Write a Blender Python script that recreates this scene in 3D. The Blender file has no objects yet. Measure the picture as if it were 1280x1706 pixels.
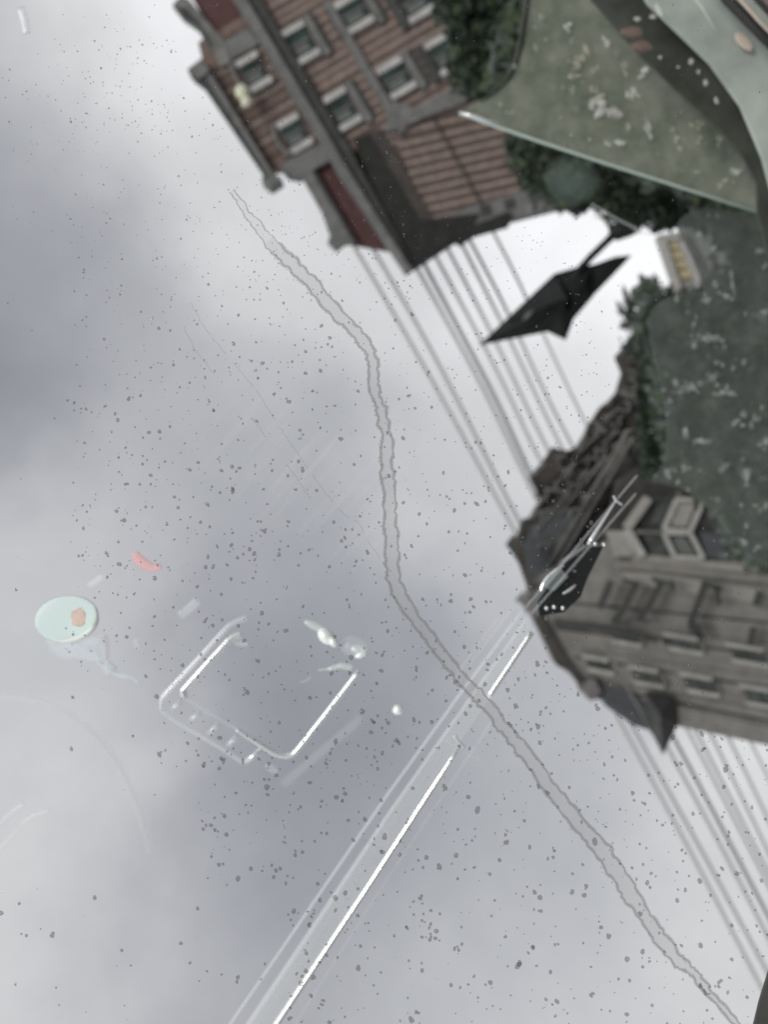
import bpy, bmesh, math, random
from mathutils import Vector, Matrix, noise as mnoise

random.seed(7)
S = bpy.context.scene
COL = S.collection

# ------------------------------------------------------------------ camera
F = 28.0 / 25.96 * 1280.0                 # focal length in photo pixels
PITCH = math.radians(23)
UPX, UPY = -0.968, 0.25                      # where the sky's zenith lies in the picture (x right, y down)
EYE = Vector((0, 0, 6.0))               # the car stands on a ramp above the street
fw = Vector((0, math.cos(PITCH), math.sin(PITCH)))
up0 = Vector((0, -math.sin(PITCH), math.cos(PITCH)))
rt0 = Vector((1, 0, 0))
# rolled image axes
a, b = UPX, -UPY
r0 = (b, -a)
rt = up0 * a + rt0 * r0[0]
up = up0 * b + rt0 * r0[1]
cam_d = bpy.data.cameras.new('camera')
cam = bpy.data.objects.new('camera', cam_d)
COL.objects.link(cam)
m3 = Matrix((rt, up, -fw)).transposed()
cam.matrix_world = Matrix.Translation(EYE) @ m3.to_4x4()
cam_d.sensor_fit = 'HORIZONTAL'
cam_d.sensor_width = 25.96
cam_d.lens = 28.0
cam_d.clip_start = 0.02
cam_d.clip_end = 3000
cam_d.dof.use_dof = True
cam_d.dof.focus_distance = 0.37
cam_d.dof.aperture_fstop = 28.0 / 3.2     # a 3.2 mm pupil
S.camera = cam


def P(u, v, d):
    return EYE + (fw + rt * ((u - 640) / F) + up * ((853 - v) / F)) * d


def D(u, v):
    return (fw + rt * ((u - 640) / F) + up * ((853 - v) / F)).normalized()


# ------------------------------------------------------------------ sky, sun, exposure
SKY = [  # picture x, y, grey level of the overcast there
    (30, 40, 205), (0, 160, 172), (20, 340, 150), (60, 500, 158), (10, 700, 136), (70, 640, 146), (150, 430, 176), (215, 60, 236),
    (280, 30, 255), (250, 130, 226), (240, 220, 216), (380, 380, 218), (130, 210, 180), (110, 300, 164), (330, 270, 212), (500, 440, 218), (200, 600, 190), (310, 660, 178),
    (450, 640, 192), (250, 810, 180), (120, 830, 204), (40, 950, 204), (160, 930, 186), (450, 850, 174), (560, 740, 176),
    (620, 480, 212), (540, 960, 168), (700, 520, 208), (800, 430, 232), (900, 400, 252), (1000, 400, 258), (1090, 440, 258),
    (980, 620, 226), (900, 690, 220), (790, 650, 210), (740, 800, 202), (760, 900, 196), (830, 860, 204), (700, 960, 184),
    (620, 1060, 154), (500, 1000, 164), (450, 1120, 148), (520, 1260, 148), (300, 1100, 172), (190, 1110, 196), (90, 1300, 206),
    (60, 1520, 210), (210, 1300, 202), (310, 1400, 180), (240, 1610, 184), (60, 1680, 208), (360, 1500, 166), (450, 1400, 154),
    (570, 1360, 150), (400, 1680, 172), (700, 1150, 164), (900, 1200, 184), (1000, 1300, 192), (850, 1350, 172), (950, 1400, 178),
    (1100, 1400, 204), (1200, 1500, 214), (1260, 1340, 226), (1220, 1650, 212), (1050, 1600, 200), (900, 1550, 192),
    (750, 1500, 180), (820, 1660, 200), (650, 1600, 182), (640, 1440, 168)]


def lin(c):
    c /= 255.0
    return c / 12.92 if c <= 0.04045 else ((c + 0.055) / 1.055) ** 2.4


W = bpy.data.worlds.new('World')
S.world = W
W.use_nodes = True
nt = W.node_tree
nt.nodes.clear()


def N(t, **k):
    n = nt.nodes.new(t)
    for q, v in k.items():
        setattr(n, q, v)
    return n


def math_(op, x, y=None, z=None):
    n = N('ShaderNodeMath', operation=op)
    for i, w in enumerate((x, y, z)):
        if w is None:
            continue
        if isinstance(w, (int, float)):
            n.inputs[i].default_value = w
        else:
            nt.links.new(w, n.inputs[i])
    return n.outputs[0]


tc = N('ShaderNodeTexCoord')
nz = N('ShaderNodeTexNoise')
nz.inputs['Scale'].default_value = 7.0
nz.inputs['Detail'].default_value = 5.0
nz.inputs['Roughness'].default_value = 0.55
nt.links.new(tc.outputs['Generated'], nz.inputs['Vector'])
sub = N('ShaderNodeVectorMath', operation='SUBTRACT')
nt.links.new(nz.outputs['Color'], sub.inputs[0])
sub.inputs[1].default_value = (0.5, 0.5, 0.5)
sc_ = N('ShaderNodeVectorMath', operation='SCALE')
nt.links.new(sub.outputs[0], sc_.inputs[0])
sc_.inputs['Scale'].default_value = 0.15
add = N('ShaderNodeVectorMath', operation='ADD')
nt.links.new(tc.outputs['Generated'], add.inputs[0])
nt.links.new(sc_.outputs[0], add.inputs[1])
nrm = N('ShaderNodeVectorMath', operation='NORMALIZE')
nt.links.new(add.outputs[0], nrm.inputs[0])
num, den = None, None
W0 = 2e-4
for (x, y, g) in SKY:
    dt = N('ShaderNodeVectorMath', operation='DOT_PRODUCT')
    nt.links.new(nrm.outputs[0], dt.inputs[0])
    dt.inputs[1].default_value = D(x, y)
    w = math_('POWER', math_('MAXIMUM', dt.outputs['Value'], 0.0), 240.0)
    num = math_('MULTIPLY_ADD', w, lin(g), num if num is not None else W0 * 0.78)
    den = math_('ADD', w, den if den is not None else W0)
val = math_('DIVIDE', num, den)
nz2 = N('ShaderNodeTexNoise')
nz2.inputs['Scale'].default_value = 11.0
nz2.inputs['Detail'].default_value = 6.0
nz2.inputs['Roughness'].default_value = 0.6
nt.links.new(tc.outputs['Generated'], nz2.inputs['Vector'])
val = math_('MULTIPLY', val, math_('MULTIPLY_ADD', nz2.outputs['Fac'], 0.24, 0.93))
# cold lavender in the thick cloud, neutral in the bright
cr = N('ShaderNodeMix', data_type='RGBA')
nt.links.new(math_('MINIMUM', math_('MULTIPLY_ADD', val, 1.9, -0.25), 1.0), cr.inputs[0])
cr.inputs[6].default_value = (0.92, 0.952, 1.105, 1)
cr.inputs[7].default_value = (0.992, 0.996, 1.03, 1)
mulc = N('ShaderNodeVectorMath', operation='SCALE')
nt.links.new(cr.outputs[2], mulc.inputs[0])
nt.links.new(val, mulc.inputs['Scale'])
sunv = Vector((0.3, -math.cos(math.radians(17)), math.sin(math.radians(17)))).normalized()
sky = N('ShaderNodeTexSky', sky_type='NISHITA')
sky.sun_disc = False
sky.sun_elevation = math.asin(sunv.z)
sky.sun_rotation = math.atan2(sunv.x, sunv.y)
bg1 = N('ShaderNodeBackground')
nt.links.new(sky.outputs[0], bg1.inputs[0])
bg1.inputs[1].default_value = 0.06
bg2 = N('ShaderNodeBackground')
nt.links.new(mulc.outputs[0], bg2.inputs[0])
bg2.inputs[1].default_value = 1.0
mx = N('ShaderNodeMixShader')
mx.inputs[0].default_value = 0.97                 # overcast: cloud covers nearly all of the blue
nt.links.new(bg1.outputs[0], mx.inputs[1])
nt.links.new(bg2.outputs[0], mx.inputs[2])
wo = N('ShaderNodeOutputWorld')
nt.links.new(mx.outputs[0], wo.inputs[0])

sd = bpy.data.lights.new('sun', 'SUN')
sd.energy = 1.5
sd.angle = math.radians(20)
sd.color = (1.0, 0.97, 0.93)
so = bpy.data.objects.new('sun', sd)
COL.objects.link(so)
so.rotation_euler = (-sunv).to_track_quat('-Z', 'Y').to_euler()
so.location = (0, 0, 60)
S.view_settings.view_transform = 'Standard'
S.view_settings.look = 'None'
S.view_settings.exposure = 0
S.view_settings.gamma = 1
S.view_settings.use_curve_mapping = False
S.cycles.transparent_max_bounces = 40
S.cycles.max_bounces = 8
S.cycles.use_denoising = True
S.cycles.denoising_prefilter = 'ACCURATE'
S.cycles.sample_clamp_indirect = 4.0


# ------------------------------------------------------------------ materials
def newmat(name):
    m = bpy.data.materials.new(name)
    m.use_nodes = True
    m.node_tree.nodes.clear()
    return m, m.node_tree


def mat(name, col, rough=0.8, metal=0.0, alpha=1.0, var=0.0, scale=3.0, col2=None, spec=0.5, ior=1.5, bump=0.0, soft_rim=0.0):
    """Principled, mottled by noise between col and col2; alpha < 1 mixes it with a clear transparent."""
    m, t = newmat(name)
    out = t.nodes.new('ShaderNodeOutputMaterial')
    p = t.nodes.new('ShaderNodeBsdfPrincipled')
    p.inputs['Roughness'].default_value = rough
    p.inputs['Metallic'].default_value = metal
    p.inputs['IOR'].default_value = ior
    p.inputs['Specular IOR Level'].default_value = spec
    p.inputs['Base Color'].default_value = (*col, 1)
    if var > 0 or col2 or bump:
        tc = t.nodes.new('ShaderNodeTexCoord')
        n = t.nodes.new('ShaderNodeTexNoise')
        n.inputs['Scale'].default_value = scale
        n.inputs['Detail'].default_value = 6
        n.inputs['Roughness'].default_value = 0.65
        t.links.new(tc.outputs['Object'], n.inputs['Vector'])
        r = t.nodes.new('ShaderNodeValToRGB')
        c2 = col2 or tuple(max(0, c * (1 + var)) for c in col)
        c1 = col if col2 else tuple(max(0, c * (1 - var)) for c in col)
        r.color_ramp.elements[0].position = 0.35
        r.color_ramp.elements[1].position = 0.65
        r.color_ramp.elements[0].color = (*c1, 1)
        r.color_ramp.elements[1].color = (*c2, 1)
        t.links.new(n.outputs['Fac'], r.inputs[0])
        t.links.new(r.outputs[0], p.inputs['Base Color'])
        if bump:
            b_ = t.nodes.new('ShaderNodeBump')
            b_.inputs['Strength'].default_value = bump
            t.links.new(n.outputs['Fac'], b_.inputs['Height'])
            t.links.new(b_.outputs[0], p.inputs['Normal'])
    if alpha < 1:
        tr = t.nodes.new('ShaderNodeBsdfTransparent')
        ms = t.nodes.new('ShaderNodeMixShader')
        ms.inputs[0].default_value = alpha
        if soft_rim:
            lw = t.nodes.new('ShaderNodeLayerWeight')
            lw.inputs['Blend'].default_value = 0.5
            mm = t.nodes.new('ShaderNodeMath')
            mm.operation = 'SUBTRACT'
            mm.inputs[0].default_value = 1.0
            t.links.new(lw.outputs['Facing'], mm.inputs[1])
            pw = t.nodes.new('ShaderNodeMath')
            pw.operation = 'POWER'
            t.links.new(mm.outputs[0], pw.inputs[0])
            pw.inputs[1].default_value = soft_rim
            ml = t.nodes.new('ShaderNodeMath')
            ml.operation = 'MULTIPLY'
            t.links.new(pw.outputs[0], ml.inputs[0])
            ml.inputs[1].default_value = alpha
            t.links.new(ml.outputs[0], ms.inputs[0])
        t.links.new(tr.outputs[0], ms.inputs[1])
        t.links.new(p.outputs[0], ms.inputs[2])
        t.links.new(ms.outputs[0], out.inputs[0])
    else:
        t.links.new(p.outputs[0], out.inputs[0])
    return m


M = {}
M['brick'] = mat('red brick', (0.170, 0.121, 0.102), 0.9, var=0.25, scale=2.2, bump=0.3)
M['brick_light'] = mat('buff brick', (0.245, 0.195, 0.170), 0.9, var=0.2, scale=2.2, bump=0.3)
M['brick_dark'] = mat('sooty brick', (0.115, 0.083, 0.073), 0.9, var=0.25, scale=2.2)
M['brown_brick'] = mat('grey brown brick', (0.215, 0.206, 0.193), 0.9, var=0.18, scale=1.2, bump=0.2)
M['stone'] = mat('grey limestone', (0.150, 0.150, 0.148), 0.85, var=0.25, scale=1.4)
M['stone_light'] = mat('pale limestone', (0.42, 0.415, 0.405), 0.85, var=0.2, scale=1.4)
M['stone_dark'] = mat('darker grey stone', (0.05, 0.052, 0.05), 0.85, var=0.3, scale=1.4)
M['red_slate'] = mat('dark red slate', (0.085, 0.037, 0.036), 0.75, var=0.16, scale=1.5)
M['blue_slate'] = mat('blue grey slate', (0.07, 0.076, 0.084), 0.7, var=0.15, scale=1.5)
M['metal_dark'] = mat('dark painted metal', (0.009, 0.011, 0.0105), 0.6, var=0.35, scale=4, spec=0.25)
M['pane'] = mat('window glass', (0.03, 0.05, 0.045), 0.12, var=0.5, scale=0.8)
M['curtain'] = mat('window blind', (0.13, 0.14, 0.135), 0.8)
M['white_paint'] = mat('white paint', (0.36, 0.355, 0.34), 0.7, var=0.1, scale=2)
M['cream'] = mat('cream render', (0.29, 0.28, 0.26), 0.85, var=0.15, scale=1)
M['pale_lamp'] = mat('pale yellow globe', (0.62, 0.62, 0.48), 0.6)
M['yellow'] = mat('ochre yellow panel', (0.42, 0.36, 0.23), 0.8, var=0.15)
M['row'] = mat('sooty brownstone', (0.052, 0.048, 0.044), 0.9, var=0.4, scale=0.9, bump=0.3)
M['row_trim'] = mat('weathered grey trim', (0.15, 0.147, 0.14), 0.9, var=0.3, scale=1)
M['bounce_paving'] = mat('pale bounce paving', (0.3, 0.3, 0.295), 0.85, var=0.2, scale=0.5)  # unseen ground made pale so that it bounces light upward
M['bark'] = mat('bark', (0.06, 0.05, 0.04), 0.95, var=0.3, scale=5)
M['leaf_dark'] = mat('dark leaf', (0.022, 0.035, 0.022), 0.7, var=0.3, scale=2)
M['leaf_mid'] = mat('green leaf', (0.05, 0.075, 0.035), 0.7, var=0.3, scale=2)
M['leaf_grey'] = mat('grey green leaf', (0.085, 0.105, 0.09), 0.7, var=0.3, scale=2)
M['leaf_pale'] = mat('pale leaf', (0.20, 0.22, 0.19), 0.6, var=0.3, scale=2)
M['wire'] = mat('cable sheath', (0.47, 0.47, 0.475), 0.7)
M['wire_dark'] = mat('dark cable sheath', (0.30, 0.30, 0.305), 0.7)
M['chrome'] = mat('polished chrome', (0.97, 0.98, 0.98), 0.22, 1.0)
M['chrome_mid'] = mat('chrome behind glass', (0.95, 0.96, 0.98), 0.3, 0.85, alpha=0.75)
M['chrome_soft'] = mat('satin trim behind glass', (0.9, 0.92, 0.95), 0.35, 0.6, alpha=0.42)
M['chrome_faint'] = mat('faint trim behind glass', (0.88, 0.9, 0.93), 0.4, 0.3, alpha=0.16)
M['veil'] = mat('clear trim film', (0.88, 0.9, 0.91), 0.5, 0.0, alpha=0.15)
M['dark_veil'] = mat('smoked trim film', (0.03, 0.03, 0.035), 0.6, alpha=0.05)
M['white_gloss'] = mat('white gloss tone', (0.98, 1.0, 0.99), 0.3, 0.25)  # white of the knob's modelled highlights and of the button
M['knob_soft'] = mat('translucent pale sheen', (0.85, 0.92, 0.91), 0.3, 0.2, alpha=0.5, soft_rim=1.2)
M['black_gloss'] = mat('black gloss plastic', (0.012, 0.013, 0.013), 0.25)
M['grey_gloss'] = mat('grey gloss plastic', (0.22, 0.25, 0.25), 0.3)
M['teal'] = mat('translucent teal lid', (0.86, 1.0, 0.99), 0.3, alpha=0.78, var=0.04, scale=30)
M['teal_rim'] = mat('pale teal rim', (0.93, 0.99, 0.96), 0.3, alpha=0.9)
M['cup'] = mat('frosted cup wall', (0.86, 0.91, 0.96), 0.5, alpha=0.24)
M['straw'] = mat('clear bent straw', (0.86, 0.92, 0.96), 0.35, alpha=0.42, soft_rim=0.7)
M['orange'] = mat('faded orange print', (0.92, 0.62, 0.50), 0.6, alpha=0.5)
M['pink'] = mat('faded red tag', (1.0, 0.62, 0.63), 0.6, alpha=0.62, soft_rim=0.6)
M['tint'] = mat('green tinted glass', (0.16, 0.185, 0.14), 0.25, alpha=0.70, col2=(0.30, 0.32, 0.26), scale=22)  # the mottling paints foliage reflected in the glass
M['tint_dark'] = mat('smoke tinted glass', (0.08, 0.095, 0.086), 0.3, alpha=0.44, col2=(0.15, 0.165, 0.152), scale=18)
M['glass_edge'] = mat('polished glass edge', (0.50, 0.60, 0.54), 0.25, alpha=0.8)
M['spot'] = mat('pale reflection spot', (0.75, 0.76, 0.71), 0.7, alpha=0.36, soft_rim=2.0)  # pale tone painting bright reflections on the glass
M['spot_warm'] = mat('yellowish reflection spot', (0.64, 0.62, 0.50), 0.7, alpha=0.22, soft_rim=2.0)
M['spot_grey'] = mat('grey reflection spot', (0.55, 0.58, 0.56), 0.7, alpha=0.17, soft_rim=1.8)
M['frame_green'] = mat('grey green door trim', (0.36, 0.40, 0.365), 0.45, var=0.2, scale=10)
M['iron'] = mat('weathered iron', (0.048, 0.052, 0.05), 0.6, var=0.3, scale=4)
M['brown_shade'] = mat('dark brown brick', (0.058, 0.05, 0.046), 0.9, var=0.3, scale=1.5)  # also paints the shade fading out beside the cornice wedge
M['pane_grey'] = mat('grey window glass', (0.075, 0.085, 0.08), 0.2, var=0.4, scale=0.8)
M['frame_pale'] = mat('weathered pale paint', (0.36, 0.355, 0.34), 0.7, var=0.15, scale=2)
M['green_veil'] = mat('soft greenish disc', (0.20, 0.27, 0.24), 0.6, alpha=0.22, soft_rim=2.0)
M['bead'] = mat('pale trim bead', (0.88, 0.9, 0.92), 0.5, alpha=0.30)
M['bead_soft'] = mat('soft pale edge', (0.88, 0.9, 0.92), 0.6, alpha=0.08, soft_rim=0.8)
M['band'] = mat('frosted trim band', (0.80, 0.82, 0.84), 0.6, alpha=0.24)
M['brick_blur'] = mat('reddish blurred brick', (0.22, 0.155, 0.13), 0.8, alpha=0.6, soft_rim=2.0)
M['blackish'] = mat('near black shade tone', (0.020, 0.020, 0.019), 0.9, var=0.3, scale=1.5)  # near black that paints in the shade under the cornice
M['olive'] = mat('dark olive trim', (0.045, 0.049, 0.04), 0.7, var=0.4, scale=20)
M['streak'] = mat('wiper haze', (0.85, 0.86, 0.9), 0.6, alpha=0.022)
M['film_thin'] = mat('thin water film', (0.33, 0.32, 0.30), 0.6, alpha=0.10)
M['rubber'] = mat('black rubber', (0.018, 0.018, 0.018), 0.6)
M['seal'] = mat('dusty grey rubber', (0.055, 0.055, 0.052), 0.7, var=0.2, scale=40)
M['pinkish'] = mat('dusty pink upholstery', (0.24, 0.19, 0.175), 0.85, var=0.1, scale=30)
M['tan'] = mat('tan piping', (0.52, 0.44, 0.37), 0.5)
M['drop'] = mat('water drop', (0.16, 0.163, 0.17), 0.04, alpha=0.37, ior=1.45)
M['drop_fine'] = mat('fine water speck', (0.16, 0.163, 0.17), 0.06, alpha=0.36, ior=1.45)
M['film'] = mat('dried water film', (0.30, 0.292, 0.272), 0.6, alpha=0.24, var=0.10, scale=60)
M['film_edge'] = mat('dirty water edge', (0.26, 0.26, 0.255), 0.5, alpha=0.19)
M['film_faint'] = mat('faint dried trickle', (0.22, 0.22, 0.22), 0.5, alpha=0.17)
gm, gt = newmat('clear windscreen glass')
o_ = gt.nodes.new('ShaderNodeOutputMaterial')
t_ = gt.nodes.new('ShaderNodeBsdfTransparent')
t_.inputs[0].default_value = (0.985, 0.99, 0.985, 1)
gt.links.new(t_.outputs[0], o_.inputs[0])
M['clear'] = gm


# ------------------------------------------------------------------ helpers
def thing(name, label, cat, base, group=None, kind=None):
    o = bpy.data.objects.new(name, None)
    COL.objects.link(o)
    o.location = base
    o.empty_display_size = 0.1
    tag(o, label, cat, group, kind)
    return o


def tag(o, label=None, cat=None, group=None, kind=None):
    if label:
        o['label'] = label
    if cat:
        o['category'] = cat
    if group:
        o['group'] = group
    if kind:
        o['kind'] = kind
    return o


def origin(p):
    q = Vector((0, 0, 0))
    while p is not None:
        q = q + p.location
        p = p.parent
    return q


class MB:
    """Collects world-space geometry for one mesh."""

    def __init__(self):
        self.v, self.f, self.mi, self.mats = [], [], [], []
        self.smooth = False

    def slot(self, m):
        if m not in self.mats:
            self.mats.append(m)
        return self.mats.index(m)

    def prism(self, pts, d, t, mk, bevel=0.0):
        """Outline pts in picture pixels at depth d (number or list), t metres thick, away from the eye."""
        n = len(pts)
        area = sum(pts[i][0] * pts[(i + 1) % n][1] - pts[(i + 1) % n][0] * pts[i][1] for i in range(n))
        ds = list(d) if isinstance(d, (list, tuple)) else [d] * n
        pts = list(pts)
        if area > 0:
            pts.reverse()
            ds.reverse()
        fr = [P(x, y, q) for (x, y), q in zip(pts, ds)]
        bk = [p + fw * t for p in fr]
        k = len(self.v)
        s = self.slot(mk)
        self.v += fr + bk
        self.f.append(tuple(k + i for i in range(n)))
        self.f.append(tuple(k + n + i for i in reversed(range(n))))
        for i in range(n):
            j = (i + 1) % n
            self.f.append((k + j, k + i, k + n + i, k + n + j))
        self.mi += [s] * (n + 2)
        return self

    def rect(self, cx, cy, w, h, ang, d, t, mk):
        c, s = math.cos(ang), math.sin(ang)
        return self.prism([(cx + c * x - s * y, cy + s * x + c * y) for x, y in ((-w / 2, -h / 2), (w / 2, -h / 2), (w / 2, h / 2), (-w / 2, h / 2))], d, t, mk)

    def bar(self, p, q, w, d, t, mk):
        (x0, y0), (x1, y1) = p, q
        return self.rect((x0 + x1) / 2, (y0 + y1) / 2, math.hypot(x1 - x0, y1 - y0), w, math.atan2(y1 - y0, x1 - x0), d, t, mk)

    def tube(self, pts, w, d, mk, sides=8, flat=1.0, caps=True):
        """Round bar along picture points; w width in pixels (number or list), d depth (number or list)."""
        n = len(pts)
        ws = list(w) if isinstance(w, (list, tuple)) else [w] * n
        ds = list(d) if isinstance(d, (list, tuple)) else [d] * n
        c3 = [P(x, y, q) for (x, y), q in zip(pts, ds)]
        k = len(self.v)
        s = self.slot(mk)
        for i in range(n):
            tg = (c3[min(i + 1, n - 1)] - c3[max(i - 1, 0)]).normalized()
            sd_ = tg.cross(fw).normalized()
            nn = sd_.cross(tg).normalized()
            r = ws[i] / 2 * ds[i] / F
            for j in range(sides):
                an = 2 * math.pi * j / sides
                self.v.append(c3[i] + sd_ * (r * math.cos(an)) + nn * (r * flat * math.sin(an)))
        for i in range(n - 1):
            for j in range(sides):
                j2 = (j + 1) % sides
                self.f.append((k + i * sides + j, k + i * sides + j2, k + (i + 1) * sides + j2, k + (i + 1) * sides + j))
                self.mi.append(s)
        if caps:
            self.f.append(tuple(k + j for j in reversed(range(sides))))
            self.f.append(tuple(k + (n - 1) * sides + j for j in range(sides)))
            self.mi += [s, s]
        self.smooth = True
        return self

    def blob(self, cx, cy, rx, ry, ang, d, mk, depth=0.5, seg=18, rings=8, lump=0.0):
        k = len(self.v)
        s = self.slot(mk)
        c, sn = math.cos(ang), math.sin(ang)
        rz = min(rx, ry) * depth * d / F
        seed = random.random() * 50
        cen = P(cx, cy, d)

        def pt(th, ph):
            x, y, z = math.sin(th) * math.cos(ph), math.sin(th) * math.sin(ph), math.cos(th)
            q = 1 + lump * mnoise.noise(Vector((x * 1.7 + seed, y * 1.7, z)))
            px, py = rx * x * q, ry * y * q
            return cen + rt * ((c * px - sn * py) * d / F) - up * ((sn * px + c * py) * d / F) - fw * (rz * z)
        self.v.append(pt(0, 0))
        for i in range(1, rings):
            for j in range(seg):
                self.v.append(pt(math.pi * i / rings, 2 * math.pi * j / seg))
        self.v.append(pt(math.pi, 0))
        last = len(self.v) - 1
        for j in range(seg):
            j2 = (j + 1) % seg
            self.f.append((k, k + 1 + j, k + 1 + j2))
            self.f.append((last, last - seg + j2, last - seg + j))
            self.mi += [s, s]
            for i in range(rings - 2):
                self.f.append((k + 1 + i * seg + j, k + 1 + (i + 1) * seg + j, k + 1 + (i + 1) * seg + j2, k + 1 + i * seg + j2))
                self.mi.append(s)
        self.smooth = True
        return self

    def hull(self, pts3, mk):
        bm = bmesh.new()
        for p in pts3:
            bm.verts.new(p)
        bmesh.ops.convex_hull(bm, input=bm.verts)
        bm.verts.ensure_lookup_table()
        bm.verts.index_update()
        k = len(self.v)
        s = self.slot(mk)
        self.v += [v.co.copy() for v in bm.verts]
        for fc in bm.faces:
            self.f.append(tuple(k + v.index for v in fc.verts))
            self.mi.append(s)
        bm.free()
        return self

    def build(self, name, parent=None, label=None, cat=None, group=None, kind=None, base=None):
        me = bpy.data.meshes.new(name)
        og = origin(parent) if parent is not None else (base if base is not None else sum(self.v, Vector()) / max(1, len(self.v)))
        me.from_pydata([v - og for v in self.v], [], self.f)
        for m in self.mats:
            me.materials.append(M[m])
        me.polygons.foreach_set('material_index', self.mi)
        if self.smooth:
            me.polygons.foreach_set('use_smooth', [True] * len(self.f))
        me.update()
        o = bpy.data.objects.new(name, me)
        COL.objects.link(o)
        if parent is not None:
            o.parent = parent
        else:
            o.location = og
        return tag(o, label, cat, group, kind)


def smooth_path(pts, k=6):
    out = []
    n = len(pts)
    for i in range(n - 1):
        p0, p1, p2, p3 = pts[max(i - 1, 0)], pts[i], pts[i + 1], pts[min(i + 2, n - 1)]
        for j in range(k):
            t = j / k
            out.append(tuple(0.5 * (2 * p1[c] + (p2[c] - p0[c]) * t + (2 * p0[c] - 5 * p1[c] + 4 * p2[c] - p3[c]) * t * t + (3 * p1[c] - p0[c] - 3 * p2[c] + p3[c]) * t ** 3) for c in range(len(p1))))
    out.append(tuple(pts[-1]))
    return out


def inside(poly, x, y):
    c = False
    j = len(poly) - 1
    for i in range(len(poly)):
        xi, yi = poly[i]
        xj, yj = poly[j]
        if (yi > y) != (yj > y) and x < (xj - xi) * (y - yi) / (yj - yi) + xi:
            c = not c
        j = i
    return c


def ground_under(u, v, d):
    p = P(u, v, d)
    return Vector((p.x, p.y, 0.0))


# ------------------------------------------------------------------ ground
g = MB()
k_ = g.slot('bounce_paving')
g.v = [Vector((-900, -300, 0)), Vector((900, -300, 0)), Vector((900, 1500, 0)), Vector((-900, 1500, 0))]
g.f = [(0, 1, 2, 3)]
g.mi = [k_]
g.build('ground', kind='structure', base=Vector((0, 0, 0)))

# ------------------------------------------------------------------ corner brick building (upper left)
DB = 52.0
EX, EY = (0.51, 0.86), (0.86, -0.51)


def Q(X, Y):
    return (430 + X * EX[0] + Y * EY[0], 0 + X * EX[1] + Y * EY[1])


def QP(*a):
    return [Q(*p) for p in a]


def qbar(X0, Y0, X1, Y1):
    return QP((X0, Y0), (X1, Y0), (X1, Y1), (X0, Y1))


bb = thing('brick_building', 'striped red brick corner block with dark red mansard panels and grey cornice', 'building', ground_under(640, 120, DB))
MB().prism(QP((-150, -4), (300, -4), (300, 60), (330, 150), (318, 330), (-150, 330)), DB, 1.5, 'brick').build('front_wall', bb)
# polychrome courses of the front, proud of the wall
i = 0
X = -60
while X < 318:
    m_ = ('brick_light', 'brick', 'brick_light', 'brick_dark')[i % 4]
    w = 8 + random.uniform(-1.2, 1.2)
    top = 8 if X < 292 else 62
    MB().prism(qbar(X, top, X + w - 0.8, 300), DB - 0.06 - 0.02 * random.random(), 0.1, m_).build('brick_course', bb)
    X += w
    i += 1

def window(parent, cX, cY, w, h, d, bars=True, jamb=True, pane='pane', light='stone_light', arch=False):
    """w along the cornice, h down the wall."""
    f = MB().prism(qbar(cX - w / 2 - 4, cY - h / 2 - 3, cX + w / 2 + 4, cY + h / 2 + 3), d - 0.16, 0.12, 'stone_dark').build('window', parent)
    MB().prism(qbar(cX - w / 2, cY - h / 2, cX + w / 2, cY + h / 2), d - 0.2, 0.03, pane).build('pane', f)
    MB().prism(qbar(cX - 2, cY - h / 2, cX + 1.5, cY + h / 2), d - 0.26, 0.05, 'stone').build('meeting_rail', f)
    MB().prism(qbar(cX + w * 0.12, cY - h * 0.42, cX + w * 0.42, cY + h * 0.3), d - 0.212, 0.01, 'curtain').build('blind', f)
    if bars:
        for e in (-1, 1):
            MB().prism(qbar(cX + e * (w / 2 + 6) - 5.5, cY - h / 2 - 2, cX + e * (w / 2 + 6) + 5.5, cY + h / 2 + 5), d - 0.42, 0.4, light).build('lintel', f)
    if jamb:
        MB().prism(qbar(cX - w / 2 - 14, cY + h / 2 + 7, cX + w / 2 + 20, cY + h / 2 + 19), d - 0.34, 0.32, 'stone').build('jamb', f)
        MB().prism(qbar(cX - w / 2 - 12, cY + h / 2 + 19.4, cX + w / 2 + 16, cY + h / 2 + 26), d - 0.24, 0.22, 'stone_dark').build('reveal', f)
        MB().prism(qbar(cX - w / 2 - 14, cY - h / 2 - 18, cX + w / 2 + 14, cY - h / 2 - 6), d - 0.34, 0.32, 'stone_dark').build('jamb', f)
    if arch:
        pts = [Q(cX + (w / 2 + 12) * math.sin(t), cY - h / 2 - 1 - 13 * math.cos(t)) for t in [math.pi * (-0.5 + q / 10) for q in range(11)]]
        MB().tube(pts, 7, d - 0.2, 'stone').build('arch', f)
    return f


for cX, cY in ((97, 24), (228, 27)):
    window(bb, cX, cY, 42, 34, DB)
for cX, cY in ((99, 126), (229, 131), (-30, 126)):
    window(bb, cX, cY, 36, 40, DB)
for cX, cY in ((133, 224), (236, 224)):
    window(bb, cX, cY, 40, 44, DB)
# string course and ledge at the foot of the front
MB().prism(qbar(60, 90, 312, 103), DB - 0.42, 0.4, 'stone').build('string_course', bb)
MB().prism([(655, 168), (690, 180), (770, 140), (800, 148), (772, 172), (704, 197), (668, 214), (640, 220)], DB - 0.45, 0.5, 'stone').build('ledge', bb)
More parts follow.
